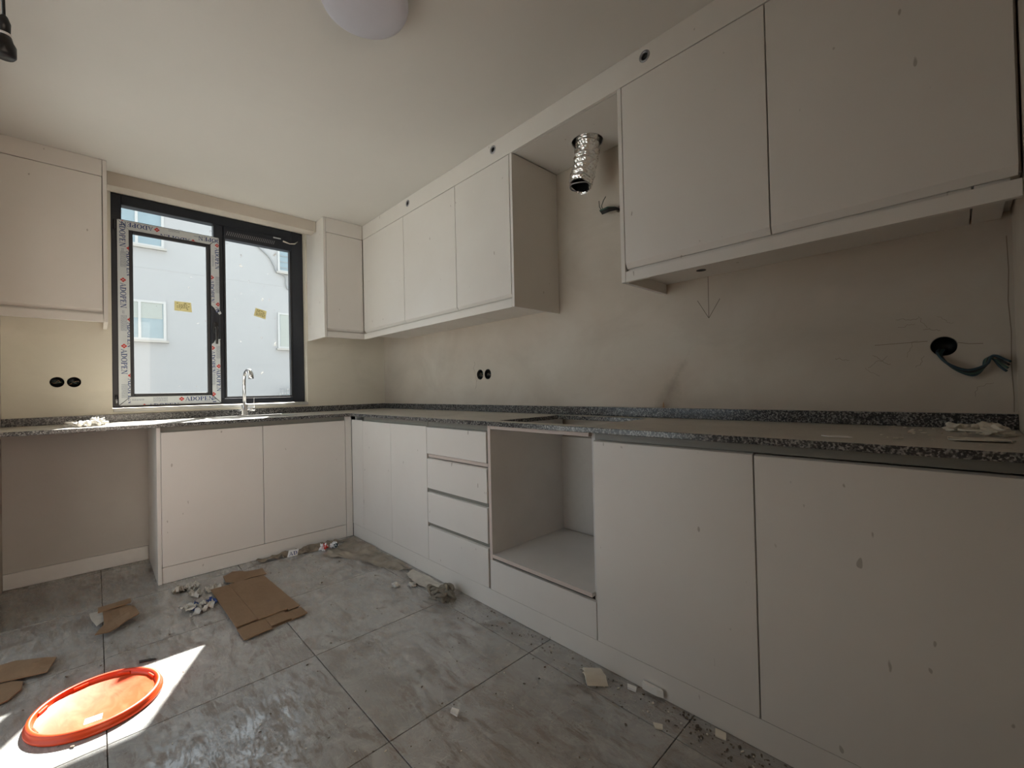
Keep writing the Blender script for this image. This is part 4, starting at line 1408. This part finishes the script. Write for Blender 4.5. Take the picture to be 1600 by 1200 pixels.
m = MB()
rad_o, rad_i, nseg = 0.05, 0.043, 10
jag = random.Random(5)
rows = []
for k in range(nseg + 1):
    a_ = math.radians(-62 + 124 * k / nseg)
    ya, yb = -0.042 + jag.uniform(-0.002, 0.003) + 0.02 * (k / nseg), 0.04 + jag.uniform(-0.003, 0.002) - 0.018 * abs(k / nseg - 0.4)
    rows.append([m.bm.verts.new((r_ * math.sin(a_), y_, r_ * math.cos(a_) - rad_o * 0.44 + 0.002)) for r_, y_ in ((rad_o, ya), (rad_o, yb), (rad_i, yb), (rad_i, ya))])
for r0, r1 in zip(rows, rows[1:]):
    for k in range(4):
        m.bm.faces.new((r0[k], r0[(k + 1) % 4], r1[(k + 1) % 4], r1[k]))
m.bm.faces.new(rows[0][::-1])
m.bm.faces.new(rows[-1])
bmesh.ops.recalc_face_normals(m.bm, faces=m.bm.faces)
m.bm.transform(Matrix.Translation((-0.645, -2.735, 0.004)) @ Matrix.Rotation(0.9, 4, 'Z') @ Matrix.Rotation(0.12, 4, 'X'))
tag(obj('plaster_shard', m, 'plaster_chip', smooth=False), 'cream curved plaster shard on the floor below the large cabinet door', 'shard')
shard('porcelain_shard', [(-0.583, -2.892), (-0.569, -2.888), (-0.568, -2.955), (-0.576, -2.965), (-0.582, -2.945), (-0.583, -2.92)], 0.012, 0.022, 'porcelain', 'white porcelain shard leaning at the plinth near the cream shard', 'shard')
shard('porcelain_shard', [(-0.605, -2.848), (-0.588, -2.838), (-0.582, -2.87), (-0.6, -2.878)], 0.001, 0.007, 'porcelain', 'tiny white fragment between the cream shard and the plinth', 'shard')
shard('plaster_shard', [(-0.70, -3.0), (-0.685, -2.985), (-0.672, -3.01), (-0.69, -3.02)], 0.001, 0.004, 'plaster_chip', 'thin pale flake by the tile joint crossing near the plinth', 'shard')
shard('plaster_shard', [(-0.575, -3.13), (-0.572, -3.16), (-0.60, -3.17), (-0.603, -3.14)], 0.001, 0.004, 'plaster_chip', 'pale flake at the plinth close to the bottom edge of the picture', 'shard')
shard('plaster_shard', [(-1.10, -2.50), (-1.085, -2.49), (-1.075, -2.515), (-1.095, -2.53)], 0.001, 0.006, 'porcelain', 'single white crumb in the middle of the near floor tiles', 'shard')
for k, (x, y, lb) in enumerate(((-0.765, -1.545, 'small grey clump of dirt left of the dirty rag, the farther left one'), (-0.70, -1.60, 'small grey clump of dirt nearest the dirty rag'))):
    tag(obj('dirt_clump', crumple((x, y, 0.008), (0.018, 0.03, 0.011), 70 + k, 0.6, 3, 3), 'torn_film', smooth=True), lb, 'dirt', 'clumps of dirt')
tag(obj('wood_chip', MB().prism([(-1.80, -1.39), (-1.755, -1.41), (-1.75, -1.425), (-1.80, -1.408)], 2, 0.001, 0.004), 'near_black'), 'dark splinter on the floor behind the orange lid', 'splinter')

# broken plaster on the right end of the worktop
pb = [(-0.40, -3.70, 0.09, 0.06, 'oval flat plaster flake on the worktop, right edge, nearest the front'), (-0.13, -3.66, 0.07, 0.05, 'plaster flake leaning at the upstand under the cable loop'),
      (-0.22, -3.735, 0.06, 0.06, 'plaster lump on the worktop at the right end wall'), (-0.28, -3.715, 0.05, 0.05, 'thin plaster flake in the heap on the right worktop end'),
      (-0.08, -3.72, 0.04, 0.06, 'rough plaster lump in the corner of the worktop under the cables')]
for k, (x, y, a, b_, lb) in enumerate(pb):
    rr = random.Random(k + 90)
    out = [(x + math.cos(t) * a * 0.6 * rr.uniform(0.5, 1.15), max(YE + 0.004, y + math.sin(t) * b_ * rr.uniform(0.5, 1.15))) for t in [2 * pi * i / 9 + rr.uniform(-0.25, 0.25) for i in range(9)]]
    if k in (1, 2, 4):
        body = crumple((x, max(y, YE + b_ * 0.75), ZT + 0.008), (a * 0.5, b_ * 0.55, 0.016), 30 + k, 0.5, 3.0, 3)
        for v in body.bm.verts:
            v.co.y = max(v.co.y, YE + 0.003)
            v.co.x = min(v.co.x, -0.024)
    else:
        body = sheet(out, ZT + 0.001 + (0.012 if k == 3 else 0), 0.003, 0.005, k * 3.0)
    tag(obj('plaster_flake', body, 'plaster_chip'), lb, 'plaster flake', 'plaster flakes on the worktop')
tag(obj('plaster_flake', sheet([(-0.50, -3.42), (-0.48, -3.40), (-0.47, -3.455), (-0.49, -3.47)], ZT + 0.001, 0.003, 0.001, 5), 'porcelain'), 'small white chip near the front edge of the worktop', 'plaster flake', 'plaster flakes on the worktop')

def crumbs(name, spots, mt, label, cat, zbase=0.0):
    bm = bmesh.new()
    rr = random.Random(len(spots))
    for x, y, s_ in spots:
        m = Matrix.Translation((x, y, zbase + s_ * 0.3)) @ Matrix.Rotation(rr.uniform(0, 6), 4, 'Z') @ Matrix.Diagonal((s_ * rr.uniform(0.6, 1.8), s_ * rr.uniform(0.5, 1.0), s_ * rr.uniform(0.3, 0.6), 1))
        r_ = bmesh.ops.create_icosphere(bm, subdivisions=1, radius=0.5, matrix=m)
        for v in r_['verts']:
            v.co += Vector((rr.uniform(-1, 1), rr.uniform(-1, 1), 0)) * s_ * 0.12
            v.co.z = max(v.co.z, zbase + 0.0003)
    o = tag(obj(name, bm, mt), label, cat)
    o['kind'] = 'stuff'
    return o


rr = random.Random(21)
sp = []
for k in range(420):
    if k < 170:
        y = rr.uniform(-3.6, -1.95); x = -0.57 - abs(rr.gauss(0, 0.07))
    elif k < 260:
        y = rr.uniform(-3.4, -3.0); x = -0.57 - abs(rr.gauss(0, 0.05))
    else:
        y = rr.uniform(-2.9, -0.7); x = rr.uniform(-2.1, -0.65)
    if (x + 1.917) ** 2 + (y + 1.612) ** 2 < 0.18 ** 2 or (-1.5 < x < -1.19 and -1.56 < y < -0.87):
        continue
    sp.append((x, y, rr.choice((0.003, 0.004, 0.005, 0.007, 0.01))))
crumbs('floor_grit', sp, 'dry_mud', 'dark grit and crumbs of mud scattered over the floor tiles', 'grit')
sp = [q0 for q0 in [(rr.uniform(-2.1, -0.6), rr.uniform(-3.2, -0.8), rr.choice((0.003, 0.004, 0.006))) for _ in range(130)] if (q0[0] + 1.917) ** 2 + (q0[1] + 1.612) ** 2 > 0.18 ** 2 and not (-1.5 < q0[0] < -1.19 and -1.56 < q0[1] < -0.87)] + [(-0.6 - abs(rr.gauss(0, 0.05)), rr.uniform(-3.4, -2.6), rr.choice((0.004, 0.006, 0.009))) for _ in range(40)]
crumbs('plaster_crumbs', sp, 'plaster_chip', 'pale plaster crumbs scattered over the floor tiles', 'crumbs')
sp = [(rr.uniform(-0.5, -0.05), rr.uniform(-3.76, -3.5), rr.choice((0.004, 0.006, 0.01))) for _ in range(60)]
crumbs('worktop_crumbs', sp, 'plaster_chip', 'plaster crumbs strewn on the right end of the worktop', 'crumbs', ZT)

# ------------------------------------------------------------------ outside
structure(obj('street_ground', MB().box(-40, 40, -40, 40, -3.3, -3.2), 'street_paving'), 'pale paving between the buildings')
structure(obj('roof_overhang', MB().box(-6, 4, 0.26, 1.0, 2.99, 3.15), 'concrete'), 'balcony slab above the window')
structure(obj('wall_sun_bounce', MB().box(-12, 10, -12.4, -12, -3.2, 8), 'bounce_render'), 'unseen brown wall added to bounce sun into the passage')  # added reflector: sends sunlight through the passage onto the cabinet fronts
FYY = 14.0
bl = thing('neighbour_building', (1.0, FYY + 2, -3.2), 'pale rendered apartment building facing the kitchen window', 'building')
obj('wall', MB().box(-12, 14, FYY, FYY + 0.4, -3.2, 9.0), 'facade_render', bl)
obj('side_wall', MB().box(-12, 14, FYY + 0.4, FYY + 6, -3.2, 8.9), 'facade_render', bl)
obj('parapet', MB().box(-12.1, 14.1, FYY - 0.08, FYY + 6.1, 9.0, 9.2), 'facade_trim', bl)


def far_window(x0, x1, z0, z1, split, blind):
    t = 0.07
    f = MB()
    y0, y1 = FYY - 0.05, FYY - 0.001
    f.box(x0, x0 + t, y0, y1, z0, z1)
    f.box(x1 - t, x1, y0, y1, z0, z1)
    f.box(x0 + t, x1 - t, y0, y1, z0, z0 + t)
    f.box(x0 + t, x1 - t, y0, y1, z1 - t, z1)
    for s_ in split:
        f.box(s_ - t / 2, s_ + t / 2, y0, y1, z0 + t, z1 - t)
    wn = obj('window', f, 'pvc_white', bl)
    obj('pane', MB().box(x0 + t, x1 - t, FYY - 0.02, FYY - 0.002, z0 + t, z1 - t), 'far_pane', wn)
    if blind:
        obj('blind', MB().box(x0 + t + 0.02, x1 - t - 0.02, FYY - 0.026, FYY - 0.021, z0 + (z1 - z0) * (1 - blind), z1 - t), 'far_blind', wn)
    obj('sill', MB().box(x0 - 0.06, x1 + 0.06, FYY - 0.14, FYY - 0.001, z0 - 0.07, z0 - 0.005), 'facade_trim', wn)


far_window(-1.55, -0.25, 2.83, 4.08, [-0.9], 0.45)
far_window(-1.65, -0.28, 5.78, 7.0, [-0.95], 0.0)
far_window(3.02, 4.3, 2.76, 4.1, [3.66], 0.95)
far_window(3.05, 4.3, 5.64, 7.0, [3.66], 0.0)
far_window(3.05, 4.3, -0.1, 1.1, [3.66], 0.0)
for z in (5.1, 2.1):
    obj('string_course', MB().box(-12, 14, FYY - 0.006, FYY - 0.001, z, z + 0.02), 'facade_render', bl)
for k in range(5):
    obj('shutter_slat', MB().box(3.12, 3.62, FYY - 0.06, FYY - 0.052, 5.8 + k * 0.22, 5.82 + k * 0.22), 'railing_grey', bl)
gr = MB()
gr.box(3.0, 4.4, FYY - 0.3, FYY - 0.26, 1.22, 1.26)
gr.box(3.0, 4.4, FYY - 0.3, FYY - 0.26, 0.9, 0.94)
for k in range(15):
    gr.box(3.02 + k * 0.095, 3.045 + k * 0.095, FYY - 0.29, FYY - 0.27, 0.94, 1.22)
obj('balcony_rail', gr, 'railing_grey', bl)
obj('facade_cable', MB().tube(smooth_path([(2.1, FYY - 0.04, 6.75), (2.4, FYY - 0.04, 6.45), (2.75, FYY - 0.04, 6.15), (2.92, FYY - 0.04, 5.85), (3.02, FYY - 0.04, 5.62), (3.3, FYY - 0.04, 5.5), (3.33, FYY - 0.04, 5.2), (3.4, FYY - 0.04, 5.0)]), 0.03, 6), 'railing_grey', bl)
